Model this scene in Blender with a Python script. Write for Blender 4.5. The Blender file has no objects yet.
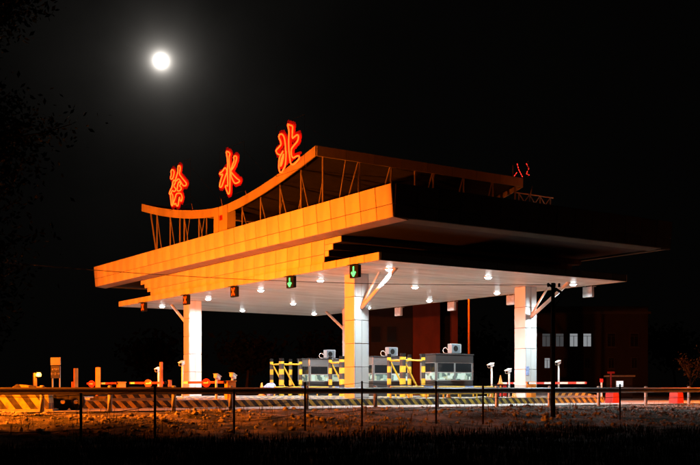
import bpy, math, random
from mathutils import Vector, Matrix

# ------------------------------------------------------------------ camera, world, light
sc = bpy.context.scene
COL = sc.collection
CAM_H = 0.72
cam = bpy.data.objects.new('camera', bpy.data.cameras.new('camera'))
COL.objects.link(cam)
cam.location = (0, 0, CAM_H)
cam.rotation_euler = (math.radians(90), 0, 0)
cam.data.sensor_width = 36.0
cam.data.lens = 1013.0 / 700.0 * 36.0
cam.data.shift_y = 155.5 / 700.0
cam.data.clip_start = 0.1
cam.data.clip_end = 6000
sc.camera = cam

MOON_DIR = Vector((-189.0, 1013.0, 327.0)).normalized()
world = bpy.data.worlds.new('World')
sc.world = world
world.use_nodes = True
wn, wl = world.node_tree.nodes, world.node_tree.links
wn.clear()
w_out = wn.new('ShaderNodeOutputWorld')
w_bg = wn.new('ShaderNodeBackground')
w_tc = wn.new('ShaderNodeTexCoord')
w_nrm = wn.new('ShaderNodeVectorMath'); w_nrm.operation = 'NORMALIZE'
w_dist = wn.new('ShaderNodeVectorMath'); w_dist.operation = 'DISTANCE'
w_dist.inputs[1].default_value = MOON_DIR
wl.new(w_tc.outputs['Generated'], w_nrm.inputs[0])
wl.new(w_nrm.outputs[0], w_dist.inputs[0])
# moonlight scattered by the thin damp air: falls off with the square of the angle from the moon
w_mul = wn.new('ShaderNodeMath'); w_mul.operation = 'MULTIPLY'
wl.new(w_dist.outputs['Value'], w_mul.inputs[0]); wl.new(w_dist.outputs['Value'], w_mul.inputs[1])
w_add = wn.new('ShaderNodeMath'); w_add.operation = 'ADD'; w_add.inputs[1].default_value = 0.00015
wl.new(w_mul.outputs[0], w_add.inputs[0])
w_div = wn.new('ShaderNodeMath'); w_div.operation = 'DIVIDE'; w_div.inputs[0].default_value = 0.000025
w_pow = wn.new('ShaderNodeMath'); w_pow.operation = 'POWER'; w_pow.inputs[1].default_value = 1.1
wl.new(w_add.outputs[0], w_pow.inputs[0]); wl.new(w_pow.outputs[0], w_div.inputs[1])
# tight bright aureole right round the disc
w_a2 = wn.new('ShaderNodeMath'); w_a2.operation = 'ADD'; w_a2.inputs[1].default_value = 0.00002
wl.new(w_mul.outputs[0], w_a2.inputs[0])
w_p2 = wn.new('ShaderNodeMath'); w_p2.operation = 'POWER'; w_p2.inputs[1].default_value = 2.0
wl.new(w_a2.outputs[0], w_p2.inputs[0])
w_d2 = wn.new('ShaderNodeMath'); w_d2.operation = 'DIVIDE'; w_d2.inputs[0].default_value = 5e-9
wl.new(w_p2.outputs[0], w_d2.inputs[1])
w_s2 = wn.new('ShaderNodeMath'); w_s2.operation = 'ADD'
wl.new(w_div.outputs[0], w_s2.inputs[0]); wl.new(w_d2.outputs[0], w_s2.inputs[1])
# thin uneven cloud
w_nz = wn.new('ShaderNodeTexNoise'); w_nz.inputs['Scale'].default_value = 7.0; w_nz.inputs['Detail'].default_value = 5.0
wl.new(w_nrm.outputs[0], w_nz.inputs['Vector'])
w_mr = wn.new('ShaderNodeMapRange'); w_mr.inputs[1].default_value = 0.3; w_mr.inputs[2].default_value = 0.7
w_mr.inputs[3].default_value = 0.65; w_mr.inputs[4].default_value = 1.35
wl.new(w_nz.outputs['Fac'], w_mr.inputs[0])
w_cl = wn.new('ShaderNodeMath'); w_cl.operation = 'MULTIPLY'
wl.new(w_s2.outputs[0], w_cl.inputs[0]); wl.new(w_mr.outputs[0], w_cl.inputs[1])
w_base = wn.new('ShaderNodeMath'); w_base.operation = 'ADD'; w_base.inputs[1].default_value = 0.0008
wl.new(w_cl.outputs[0], w_base.inputs[0])
w_bg.inputs['Color'].default_value = (1.0, 0.93, 0.84, 1)
wl.new(w_base.outputs[0], w_bg.inputs['Strength'])
wl.new(w_bg.outputs[0], w_out.inputs['Surface'])

moon_light = bpy.data.objects.new('moonlight', bpy.data.lights.new('moonlight', 'SUN'))
COL.objects.link(moon_light)
moon_light.data.energy = 0.008
moon_light.data.angle = math.radians(0.5)
moon_light.data.color = (1.0, 0.97, 0.9)
moon_light.rotation_euler = (-MOON_DIR).to_track_quat('-Z', 'Y').to_euler()

sc.view_settings.view_transform = 'Standard'
sc.view_settings.look = 'None'
sc.view_settings.exposure = 0
sc.view_settings.gamma = 1
sc.view_settings.use_curve_mapping = False
sc.render.engine = 'CYCLES'
sc.cycles.use_denoising = True
sc.cycles.max_bounces = 6
sc.cycles.diffuse_bounces = 3
sc.cycles.sample_clamp_indirect = 4.0
sc.cycles.caustics_reflective = False
sc.cycles.caustics_refractive = False

random.seed(7)
SODIUM = (1.0, 0.165, 0.005)
COOL = (0.82, 0.97, 1.0)

# ------------------------------------------------------------------ site frame
# x = r (direction of travel through the plaza), y = s (along the front of the canopy)
OX, OY = 1.15, 38.8
LV = Vector((-0.5600, 0.8285, 0)).normalized()
RV = Vector((LV.y, -LV.x, 0))
TH = math.atan2(RV.y, RV.x)
def P(s, r, z=0.0):
    return Vector((OX, OY, z)) + LV * s + RV * r
def to_sr(x, y):
    d = Vector((x - OX, y - OY, 0))
    return d.dot(LV), d.dot(RV)

# ------------------------------------------------------------------ materials
def mat(name, color, rough=0.6, metal=0.0, vary=0.0, noise=None, bump=None, spec=0.5):
    m = bpy.data.materials.new(name); m.use_nodes = True
    nt = m.node_tree; b = nt.nodes['Principled BSDF']
    b.inputs['Base Color'].default_value = (*color, 1)
    b.inputs['Roughness'].default_value = rough
    b.inputs['Metallic'].default_value = metal
    b.inputs['Specular IOR Level'].default_value = spec
    src = None
    tc = nt.nodes.new('ShaderNodeTexCoord')
    if noise:                                  # (scale, amount, stretch)
        scale, amt, st = noise
        mp = nt.nodes.new('ShaderNodeMapping'); mp.inputs['Scale'].default_value = st
        nt.links.new(tc.outputs['Object'], mp.inputs[0])
        nz = nt.nodes.new('ShaderNodeTexNoise'); nz.inputs['Scale'].default_value = scale
        nz.inputs['Detail'].default_value = 6
        nt.links.new(mp.outputs[0], nz.inputs['Vector'])
        mx = nt.nodes.new('ShaderNodeMix'); mx.data_type = 'RGBA'
        mr = nt.nodes.new('ShaderNodeMapRange'); mr.inputs[1].default_value = 0.3; mr.inputs[2].default_value = 0.7
        nt.links.new(nz.outputs['Fac'], mr.inputs[0])
        nt.links.new(mr.outputs[0], mx.inputs[0])
        mx.inputs[6].default_value = (*[c * (1 - amt) for c in color], 1)
        mx.inputs[7].default_value = (*[min(1, c * (1 + amt)) for c in color], 1)
        src = mx.outputs[2]
    if vary:
        oi = nt.nodes.new('ShaderNodeObjectInfo')
        hs = nt.nodes.new('ShaderNodeHueSaturation')
        mr2 = nt.nodes.new('ShaderNodeMapRange')
        mr2.inputs[3].default_value = 1 - vary; mr2.inputs[4].default_value = 1 + vary
        nt.links.new(oi.outputs['Random'], mr2.inputs[0])
        nt.links.new(mr2.outputs[0], hs.inputs['Value'])
        if src: nt.links.new(src, hs.inputs['Color'])
        else: hs.inputs['Color'].default_value = (*color, 1)
        src = hs.outputs[0]
    if src: nt.links.new(src, b.inputs['Base Color'])
    if bump:                                   # (scale, strength)
        nb = nt.nodes.new('ShaderNodeTexNoise'); nb.inputs['Scale'].default_value = bump[0]
        nb.inputs['Detail'].default_value = 5
        nt.links.new(tc.outputs['Object'], nb.inputs['Vector'])
        bp = nt.nodes.new('ShaderNodeBump'); bp.inputs['Strength'].default_value = bump[1]
        bp.inputs['Distance'].default_value = 0.05
        nt.links.new(nb.outputs['Fac'], bp.inputs['Height'])
        nt.links.new(bp.outputs[0], b.inputs['Normal'])
    return m

def glow(name, color, strength, base=(0.5, 0.5, 0.5)):
    m = bpy.data.materials.new(name); m.use_nodes = True
    b = m.node_tree.nodes['Principled BSDF']
    b.inputs['Base Color'].default_value = (*base, 1)
    b.inputs['Emission Color'].default_value = (*color, 1)
    b.inputs['Emission Strength'].default_value = strength
    b.inputs['Roughness'].default_value = 0.4
    return m

def stripes(name, ca, cb, period, direction, wear=0.42, duty=0.5):
    """Painted hazard stripes with chipped, dirty paint; direction in the object's own axes."""
    m = bpy.data.materials.new(name); m.use_nodes = True
    nt = m.node_tree; b = nt.nodes['Principled BSDF']
    b.inputs['Roughness'].default_value = 0.6
    tc = nt.nodes.new('ShaderNodeTexCoord')
    dt = nt.nodes.new('ShaderNodeVectorMath'); dt.operation = 'DOT_PRODUCT'
    dt.inputs[1].default_value = direction
    nt.links.new(tc.outputs['Object'], dt.inputs[0])
    dv = nt.nodes.new('ShaderNodeMath'); dv.operation = 'DIVIDE'; dv.inputs[1].default_value = period
    nt.links.new(dt.outputs['Value'], dv.inputs[0])
    fr = nt.nodes.new('ShaderNodeMath'); fr.operation = 'FRACT'
    nt.links.new(dv.outputs[0], fr.inputs[0])
    gt = nt.nodes.new('ShaderNodeMath'); gt.operation = 'GREATER_THAN'; gt.inputs[1].default_value = duty
    nt.links.new(fr.outputs[0], gt.inputs[0])
    mx = nt.nodes.new('ShaderNodeMix'); mx.data_type = 'RGBA'
    mx.inputs[6].default_value = (*ca, 1); mx.inputs[7].default_value = (*cb, 1)
    nt.links.new(gt.outputs[0], mx.inputs[0])
    nz = nt.nodes.new('ShaderNodeTexNoise'); nz.inputs['Scale'].default_value = 5; nz.inputs['Detail'].default_value = 8
    nt.links.new(tc.outputs['Object'], nz.inputs['Vector'])
    mr = nt.nodes.new('ShaderNodeMapRange'); mr.inputs[1].default_value = 0.45; mr.inputs[2].default_value = 0.7
    mr.inputs[4].default_value = wear * 2
    nt.links.new(nz.outputs['Fac'], mr.inputs[0])
    m2 = nt.nodes.new('ShaderNodeMix'); m2.data_type = 'RGBA'
    m2.inputs[7].default_value = (0.10, 0.09, 0.08, 1)
    nt.links.new(mr.outputs[0], m2.inputs[0]); nt.links.new(mx.outputs[2], m2.inputs[6])
    nt.links.new(m2.outputs[2], b.inputs['Base Color'])
    return m

M = {}
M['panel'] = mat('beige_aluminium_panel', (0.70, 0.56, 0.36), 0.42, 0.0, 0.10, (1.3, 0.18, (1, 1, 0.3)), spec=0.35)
M['panel_shaded'] = mat('shaded_aluminium_panel', (0.03, 0.028, 0.026), 0.85, 0.0, 0.1, spec=0.03)  # same cladding darkened, so unlit sides and undersides stay black
M['trim_lit'] = mat('lit_front_trim', (0.22, 0.16, 0.11), 0.7, 0.0, 0.06, (1.5, 0.15, (1, 1, 1)), spec=0.15)  # lighter copy of the trim, so the front lip looks lit
M['backing'] = mat('panel_joint_backing', (0.05, 0.04, 0.03), 0.8)
M['trim'] = mat('grey_trim', (0.05, 0.048, 0.040), 0.9, 0.0, 0.06, (1.5, 0.15, (1, 1, 1)), spec=0.03)
M['white_panel'] = mat('white_aluminium_panel', (0.62, 0.645, 0.645), 0.4, 0.0, 0.03, (1.6, 0.10, (1, 1, 0.25)))
M['white_paint'] = mat('white_paint', (0.78, 0.78, 0.76), 0.45)
M['steel'] = mat('galvanised_steel', (0.42, 0.43, 0.44), 0.5, 0.3, 0.06, (6, 0.2, (1, 1, 1)))
M['rail'] = mat('weathered_guardrail_steel', (0.10, 0.095, 0.09), 0.5, 0.25, 0.0, (3, 0.35, (0.4, 1, 1)))
M['truss'] = mat('primer_steel', (0.40, 0.30, 0.24), 0.55, 0.1, 0.1)
M['dark'] = mat('dark_metal', (0.010, 0.010, 0.010), 0.8, spec=0.1)
M['ac_grey'] = mat('air_conditioner_shell', (0.26, 0.275, 0.28), 0.5)
M['ac_dark'] = mat('air_conditioner_grille', (0.10, 0.13, 0.15), 0.6)
M['booth_grey'] = mat('booth_grey_cladding', (0.035, 0.038, 0.04), 0.35, 0.3)
M['black'] = mat('black_rubber', (0.015, 0.015, 0.015), 0.8)
M['asphalt'] = mat('concrete_paving', (0.34, 0.335, 0.32), 0.75, 0, 0, (0.8, 0.25, (1, 1, 1)), (20, 0.2))
M['yellow'] = mat('yellow_paint', (0.70, 0.42, 0.02), 0.5, 0, 0.06, (8, 0.15, (1, 1, 1)))
M['orange_box'] = mat('orange_cabinet_paint', (0.80, 0.24, 0.02), 0.45, 0, 0.05, (4, 0.12, (1, 1, 1)))
M['red'] = mat('red_paint', (0.62, 0.02, 0.012), 0.45)
M['rust'] = mat('rusty_post', (0.33, 0.13, 0.06), 0.8, 0, 0.1, (7, 0.4, (1, 1, 0.4)))
M['stainless'] = mat('brushed_stainless', (0.30, 0.31, 0.32), 0.36, 0.8, 0.0, (3, 0.08, (1, 1, 8)))
M['glass_dark'] = mat('dark_glass', (0.012, 0.014, 0.016), 0.08)
M['concrete'] = mat('concrete', (0.30, 0.285, 0.26), 0.85, 0, 0.08, (4, 0.3, (1, 1, 1)), (14, 0.4))
M['soil'] = None
M['neon'] = glow('neon_tube', (1.0, 0.045, 0.004), 5.4)
M['neon_far'] = glow('neon_tube_far', (1.0, 0.03, 0.02), 1.5)
M['led_red'] = glow('red_led', (1.0, 0.045, 0.0), 2.6, (0.01, 0.01, 0.01))
M['led_green'] = glow('green_led', (0.04, 1.0, 0.20), 2.2, (0.01, 0.01, 0.01))
M['lamp_cool'] = glow('cool_lamp_lens', COOL, 30.0)
M['lamp_sodium'] = glow('sodium_lens', SODIUM, 40.0)
M['warn_lamp'] = glow('amber_lamp', (1.0, 0.45, 0.05), 7.0)
M['room_light'] = glow('lit_room', (0.80, 1.0, 0.86), 0.75, (0.05, 0.09, 0.08))
def clutter(m):
    nt = m.node_tree; b = nt.nodes['Principled BSDF']
    tc = nt.nodes.new('ShaderNodeTexCoord'); oi = nt.nodes.new('ShaderNodeObjectInfo')
    ad = nt.nodes.new('ShaderNodeVectorMath'); ad.operation = 'ADD'
    nt.links.new(tc.outputs['Object'], ad.inputs[0]); nt.links.new(oi.outputs['Location'], ad.inputs[1])
    vo = nt.nodes.new('ShaderNodeTexVoronoi'); vo.inputs['Scale'].default_value = 4.2; vo.distance = 'CHEBYCHEV'; vo.inputs['Randomness'].default_value = 0.8
    nt.links.new(ad.outputs[0], vo.inputs['Vector'])
    sp = nt.nodes.new('ShaderNodeSeparateColor'); nt.links.new(vo.outputs['Color'], sp.inputs[0])
    cr = nt.nodes.new('ShaderNodeValToRGB'); e = cr.color_ramp.elements
    e[0].position = 0.0; e[0].color = (0.03, 0.05, 0.05, 1); e[1].position = 1.0; e[1].color = (0.95, 1.0, 0.92, 1)
    for q_, c_ in ((0.3, (0.10, 0.14, 0.12, 1)), (0.45, (0.45, 0.62, 0.50, 1)), (0.6, (0.75, 0.62, 0.25, 1)), (0.7, (0.7, 0.95, 0.8, 1))):
        k_ = e.new(q_); k_.color = c_
    nt.links.new(sp.outputs[0], cr.inputs[0]); nt.links.new(cr.outputs[0], b.inputs['Emission Color'])
clutter(M['room_light'])
M['room_warm'] = glow('lit_room_pale', (0.9, 0.95, 1.0), 0.27, (0.05, 0.05, 0.05))
M['screen'] = glow('lit_panel', (0.85, 0.97, 1.0), 1.1)
M['bark'] = mat('bark', (0.09, 0.06, 0.04), 0.9, 0, 0, (8, 0.3, (1, 1, 0.3)))
M['leaf'] = mat('leaf', (0.022, 0.032, 0.012), 0.9, 0, 0, spec=0.05)
M['leaf_far'] = mat('leaf_far', (0.018, 0.02, 0.01), 0.9, spec=0.05)
M['grass'] = mat('dry_grass', (0.014, 0.017, 0.008), 0.95, spec=0.05)
M['weed'] = mat('dead_weed', (0.10, 0.08, 0.05), 0.9)
M['stone'] = mat('rubble_stone', (0.36, 0.35, 0.335), 0.9, 0, 0, (3, 0.45, (1, 1, 1)))
M['office_trim'] = mat('office_window_trim', (0.035, 0.033, 0.03), 0.9)
M['wall_red'] = mat('red_render_wall', (0.15, 0.035, 0.022), 0.85, 0, 0, (1.2, 0.25, (1, 1, 0.4)))
M['wall_brown'] = mat('brown_render_wall', (0.016, 0.011, 0.010), 0.85, 0, 0, (1.0, 0.25, (1, 1, 0.4)))
M['blue'] = mat('pale_blue_cloth', (0.30, 0.40, 0.72), 0.8, 0, 0, (9, 0.5, (1, 1, 1)))
M['tarp'] = mat('tan_tarpaulin', (0.36, 0.24, 0.14), 0.8, 0, 0, (3, 0.3, (1, 1, 1)))
M['navy'] = mat('navy_board', (0.02, 0.03, 0.08), 0.5)
M['cream'] = mat('cream_board', (0.72, 0.60, 0.40), 0.5)
M['bag'] = mat('white_plastic_bag', (0.75, 0.75, 0.75), 0.4)
M['kerb'] = stripes('kerb_hazard_paint', (0.62, 0.42, 0.05), (0.02, 0.02, 0.02), 0.40, (1.0, 0, 1.0))
M['block'] = stripes('block_hazard_paint', (0.66, 0.44, 0.06), (0.02, 0.02, 0.02), 0.46, (1.0, 0, 0.75))
M['block_y'] = stripes('block_hazard_paint_y', (0.66, 0.44, 0.06), (0.02, 0.02, 0.02), 0.5, (0.0, 1.0, -1.0))
M['post'] = stripes('post_hazard_paint', (0.78, 0.46, 0.02), (0.02, 0.02, 0.02), 0.62, (0, 0, 1.0), 0.2)
M['boom'] = stripes('boom_paint', (0.80, 0.80, 0.78), (0.60, 0.03, 0.015), 1.0, (0, 1.0, 0), 0.05)
M['boom_red'] = stripes('boom_paint_red', (0.62, 0.03, 0.015), (0.80, 0.80, 0.78), 1.9, (0, 1.0, 0), 0.05, 0.72)

# soffit: linear metal ceiling strips
def soffit_mat():
    m = bpy.data.materials.new('linear_metal_ceiling'); m.use_nodes = True
    nt = m.node_tree; b = nt.nodes['Principled BSDF']; b.inputs['Roughness'].default_value = 0.38
    tc = nt.nodes.new('ShaderNodeTexCoord')
    mp = nt.nodes.new('ShaderNodeMapping'); mp.inputs['Scale'].default_value = (0.10, 1.25, 1)
    nt.links.new(tc.outputs['Object'], mp.inputs[0])
    nz = nt.nodes.new('ShaderNodeTexNoise'); nz.inputs['Scale'].default_value = 2.6; nz.inputs['Detail'].default_value = 9; nz.inputs['Roughness'].default_value = 0.68
    nt.links.new(mp.outputs[0], nz.inputs['Vector'])
    cr = nt.nodes.new('ShaderNodeValToRGB')
    cr.color_ramp.elements[0].position = 0.36; cr.color_ramp.elements[0].color = (0.50, 0.45, 0.37, 1)
    cr.color_ramp.elements[1].position = 0.60; cr.color_ramp.elements[1].color = (0.86, 0.86, 0.82, 1)
    nt.links.new(nz.outputs['Fac'], cr.inputs[0]); nt.links.new(cr.outputs[0], b.inputs['Base Color'])
    wv = nt.nodes.new('ShaderNodeTexWave'); wv.bands_direction = 'Y'; wv.inputs['Scale'].default_value = 1.6
    nt.links.new(tc.outputs['Object'], wv.inputs['Vector'])
    bp = nt.nodes.new('ShaderNodeBump'); bp.inputs['Strength'].default_value = 0.5; bp.inputs['Distance'].default_value = 0.02
    nt.links.new(wv.outputs['Fac'], bp.inputs['Height']); nt.links.new(bp.outputs[0], b.inputs['Normal'])
    return m
M['soffit'] = soffit_mat()

# made-up red metal sheet whose blurred reflections give the neon its glow
def glow_sheet():
    m = bpy.data.materials.new('red_glow_sheet'); m.use_nodes = True
    nt = m.node_tree; b = nt.nodes['Principled BSDF']; out = nt.nodes['Material Output']
    b.inputs['Base Color'].default_value = (0.85, 0.03, 0.015, 1); b.inputs['Roughness'].default_value = 0.60; b.inputs['Metallic'].default_value = 1.0
    tr = nt.nodes.new('ShaderNodeBsdfTransparent'); mx = nt.nodes.new('ShaderNodeMixShader')
    mx.inputs[0].default_value = 0.75
    nt.links.new(tr.outputs[0], mx.inputs[1]); nt.links.new(b.outputs[0], mx.inputs[2])
    nt.links.new(mx.outputs[0], out.inputs['Surface'])
    return m
M['glow_sheet'] = glow_sheet()
M['letter_face'] = glow('red_letter_face', (1.0, 0.02, 0.008), 0.34, (0.06, 0.004, 0.003))

def ground_mat():
    m = bpy.data.materials.new('bare_earth'); m.use_nodes = True
    nt = m.node_tree; b = nt.nodes['Principled BSDF']; b.inputs['Roughness'].default_value = 0.95
    b.inputs['Specular IOR Level'].default_value = 0.1
    tc = nt.nodes.new('ShaderNodeTexCoord')
    nz = nt.nodes.new('ShaderNodeTexNoise'); nz.inputs['Scale'].default_value = 0.9; nz.inputs['Detail'].default_value = 10
    nt.links.new(tc.outputs['Object'], nz.inputs['Vector'])
    cr = nt.nodes.new('ShaderNodeValToRGB')
    cr.color_ramp.elements[0].position = 0.42; cr.color_ramp.elements[0].color = (0.045, 0.055, 0.045, 1)
    cr.color_ramp.elements[1].position = 0.62; cr.color_ramp.elements[1].color = (0.25, 0.235, 0.215, 1)
    nt.links.new(nz.outputs['Fac'], cr.inputs[0]); nt.links.new(cr.outputs[0], b.inputs['Base Color'])
    n2 = nt.nodes.new('ShaderNodeTexNoise'); n2.inputs['Scale'].default_value = 9; n2.inputs['Detail'].default_value = 6
    nt.links.new(tc.outputs['Object'], n2.inputs['Vector'])
    bp = nt.nodes.new('ShaderNodeBump'); bp.inputs['Strength'].default_value = 1.0; bp.inputs['Distance'].default_value = 0.12
    nt.links.new(n2.outputs['Fac'], bp.inputs['Height']); nt.links.new(bp.outputs[0], b.inputs['Normal'])
    return m
M['soil'] = ground_mat()

# ------------------------------------------------------------------ mesh helpers
class MB:
    def __init__(self): self.v = []; self.f = []
    def add(self, vs, fs):
        o = len(self.v); self.v += [tuple(x) for x in vs]; self.f += [tuple(i + o for i in f) for f in fs]; return self
    def box(self, c, d, mtx=None):
        x, y, z = d[0] / 2, d[1] / 2, d[2] / 2
        vs = [Vector((a * x, b * y, g * z)) for g in (-1, 1) for b in (-1, 1) for a in (-1, 1)]
        if mtx is not None: vs = [mtx @ v for v in vs]
        vs = [v + Vector(c) for v in vs]
        return self.add(vs, [(0, 2, 3, 1), (4, 5, 7, 6), (0, 1, 5, 4), (2, 6, 7, 3), (0, 4, 6, 2), (1, 3, 7, 5)])
    def bevel_box(self, c, d, b):
        """box with chamfered edges along z and at top and bottom"""
        x, y, z = d[0] / 2, d[1] / 2, d[2] / 2
        def ring(ix, iy, zz):
            return [(-x + ix + b, -y + iy, zz), (x - ix - b, -y + iy, zz), (x - ix, -y + iy + b, zz), (x - ix, y - iy - b, zz),
                    (x - ix - b, y - iy, zz), (-x + ix + b, y - iy, zz), (-x + ix, y - iy - b, zz), (-x + ix, -y + iy + b, zz)]
        vs = ring(b, b, -z) + ring(0, 0, -z + b) + ring(0, 0, z - b) + ring(b, b, z)
        vs = [Vector(v) + Vector(c) for v in vs]
        fs = [tuple(range(7, -1, -1)), tuple(range(24, 32))]
        for k in range(3):
            for i in range(8):
                j = (i + 1) % 8
                fs.append((k * 8 + i, k * 8 + j, k * 8 + 8 + j, k * 8 + 8 + i))
        return self.add(vs, fs)
    def tube(self, pts, rad, n=8, closed=False, caps=True):
        pts = [Vector(p) for p in pts]
        N = len(pts); rads = rad if isinstance(rad, (list, tuple)) else [rad] * N
        vs = []; up = Vector((0.13, 0.21, 0.97))
        for i, p in enumerate(pts):
            a = pts[(i - 1) % N] if (closed or i > 0) else p
            b = pts[(i + 1) % N] if (closed or i < N - 1) else p
            t = (b - a)
            t = t.normalized() if t.length > 1e-9 else Vector((0, 0, 1))
            u = up if abs(t.dot(up)) < 0.95 else Vector((1, 0, 0))
            e1 = t.cross(u).normalized(); e2 = t.cross(e1)
            for k in range(n):
                an = 2 * math.pi * k / n
                vs.append(p + (e1 * math.cos(an) + e2 * math.sin(an)) * rads[i])
        fs = []
        for i in range(N if closed else N - 1):
            j = (i + 1) % N
            for k in range(n):
                l = (k + 1) % n
                fs.append((i * n + k, i * n + l, j * n + l, j * n + k))
        if caps and not closed:
            fs.append(tuple(range(n - 1, -1, -1))); fs.append(tuple((N - 1) * n + k for k in range(n)))
        return self.add(vs, fs)
    def lathe(self, prof, n=16, c=(0, 0, 0), mtx=None):
        vs = []
        for r, z in prof:
            for k in range(n):
                a = 2 * math.pi * k / n
                v = Vector((r * math.cos(a), r * math.sin(a), z))
                if mtx is not None: v = mtx @ v
                vs.append(v + Vector(c))
        fs = []
        for i in range(len(prof) - 1):
            for k in range(n):
                l = (k + 1) % n
                fs.append((i * n + k, i * n + l, i * n + n + l, i * n + n + k))
        fs.append(tuple(range(n - 1, -1, -1))); fs.append(tuple((len(prof) - 1) * n + k for k in range(n)))
        return self.add(vs, fs)
    def prism(self, poly, a, b, axes='xz'):
        """poly in two axes, extruded along the third from a to b"""
        n = len(poly)
        def mk(p, t):
            if axes == 'xz': return (p[0], t, p[1])
            if axes == 'yz': return (t, p[0], p[1])
            return (p[0], p[1], t)
        vs = [mk(p, a) for p in poly] + [mk(p, b) for p in poly]
        fs = [tuple(range(n)), tuple(range(2 * n - 1, n - 1, -1))]
        for i in range(n):
            j = (i + 1) % n; fs.append((i, i + n, j + n, j))
        return self.add(vs, fs)
    def mesh(self, name, m, smooth=False):
        me = bpy.data.meshes.new(name); me.from_pydata(self.v, [], self.f); me.update()
        import bmesh
        bm = bmesh.new(); bm.from_mesh(me); bmesh.ops.recalc_face_normals(bm, faces=bm.faces); bm.to_mesh(me); bm.free()
        if smooth:
            for p in me.polygons: p.use_smooth = True
        me.materials.append(m); return me
    def build(self, name, m, parent=None, loc=(0, 0, 0), rotz=0, smooth=False):
        return link(name, self.mesh(name, m, smooth), parent, loc, rotz)

def link(name, me, parent=None, loc=(0, 0, 0), rotz=0, rot=None):
    o = bpy.data.objects.new(name, me); COL.objects.link(o)
    o.parent = parent; o.location = loc
    o.rotation_euler = rot if rot is not None else (0, 0, rotz)
    return o
def tag(o, label, cat, group=None, kind=None):
    o['label'] = label; o['category'] = cat
    if group: o['group'] = group
    if kind: o['kind'] = kind
    return o
def thing(name, label, cat, loc=(0, 0, 0), rotz=0, group=None):
    o = bpy.data.objects.new(name, None); COL.objects.link(o)
    o.location = loc; o.rotation_euler = (0, 0, rotz); o.empty_display_size = 0.2
    return tag(o, label, cat, group)
def copy_tree(o, parent=None):
    c = o.copy(); COL.objects.link(c)
    if parent is not None: c.parent = parent
    for ch in list(o.children): copy_tree(ch, c)
    return c
_panels = {}
def panel(name, d, loc, parent, m, rot=(0, 0, 0), bevel=0.012):
    key = (round(d[0], 3), round(d[1], 3), round(d[2], 3), m.name)
    if key not in _panels:
        _panels[key] = MB().bevel_box((0, 0, 0), d, min(bevel, min(d) * 0.3)).mesh(name, m)
    j = 0.005
    rot = (rot[0] + random.uniform(-j, j), rot[1] + random.uniform(-j, j), rot[2] + random.uniform(-j, j))
    return link(name, _panels[key], parent, loc, rot=rot)
def box(name, m, parent, c, d, bevel=0.0, rot=None):
    b = MB()
    if bevel: b.bevel_box((0, 0, 0), d, bevel)
    else: b.box((0, 0, 0), d)
    return link(name, b.mesh(name, m), parent, c, rot=rot)
def light(name, kind, energy, color, parent, loc, aim=None, size=None, blend=0.3, radius=0.1):
    d = bpy.data.lights.new(name, kind); d.energy = energy; d.color = color
    d.shadow_soft_size = radius
    if kind == 'SPOT':
        d.spot_size = math.radians(size); d.spot_blend = blend
    o = bpy.data.objects.new(name, d); COL.objects.link(o); o.parent = parent; o.location = loc
    if aim is not None: o.rotation_euler = Vector(aim).to_track_quat('-Z', 'Y').to_euler()
    return o
def vn(x, y, sc_=1.0):
    from mathutils import noise
    return noise.noise(Vector((x * sc_, y * sc_, 3.7)))

# ------------------------------------------------------------------ ground
def smooth(a, b, x):
    t = max(0, min(1, (x - a) / (b - a))); return t * t * (3 - 2 * t)
def ground_z(x, y):
    s, r = to_sr(x, y)
    if s > -1.2 or y > 75: return -0.03
    z = -0.04 - 0.05 * smooth(-1.6, -3, s) * smooth(2, 8, r) - 0.09 * smooth(-2.2, -8, s) - 0.28 * smooth(-7, -13, s) - 0.48 * smooth(-13, -30, s)
    k = smooth(-1.2, -3.0, s)
    heap = (0.16 - 0.12 * smooth(0, 8, r)) * max(0, 0.5 + vn(r, s, 0.35)) * smooth(-2.2, -4, s) * smooth(-14, -10, s)
    return z + k * (0.06 * vn(x, y, 1.3) + 0.05 * vn(x, y, 3.1)) + heap
def axis(lo, hi, a, b, fine, n):
    out = [lo + (a - lo) * (1 - (1 - i / n) ** 0.35) for i in range(n)]
    out = [a - (a - lo) * ((n - i) / n) ** 3 for i in range(n)]
    k = int((b - a) / fine)
    out += [a + (b - a) * i / k for i in range(k)]
    out += [b + (hi - b) * (i / n) ** 3 for i in range(n + 1)]
    return out
xs = axis(-900, 900, -22, 26, 0.22, 14); ys = axis(-60, 1800, 4, 46, 0.22, 14)
g = MB(); nx = len(xs)
g.v = [(x, y, ground_z(x, y)) for y in ys for x in xs]
g.f = [(j * nx + i, j * nx + i + 1, j * nx + nx + i + 1, j * nx + nx + i) for j in range(len(ys) - 1) for i in range(nx - 1)]
o = g.build('ground', M['soil'], smooth=True); o['kind'] = 'structure'; o['label'] = 'bare rubble-strewn earth verge in front of the toll plaza'

road = MB()
road.v = [tuple(P(s, r, 0)) for s, r in ((-1.15, -90), (-1.15, 160), (70, 160), (70, -90))]
road.f = [(0, 3, 2, 1)]
o = road.build('road', M['asphalt']); o['kind'] = 'structure'; o['label'] = 'pale concrete paving of the toll plaza lanes'
mk = MB()
for s in (-0.85,):
    for (a, b) in ((-60, 60),):
        c = [P(s - 0.08, a, 0.004), P(s - 0.08, b, 0.004), P(s + 0.08, b, 0.004), P(s + 0.08, a, 0.004)]
        mk.add(c, [(0, 3, 2, 1)])
o = mk.build('lane_marking', M['white_paint']); o['kind'] = 'structure'

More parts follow.
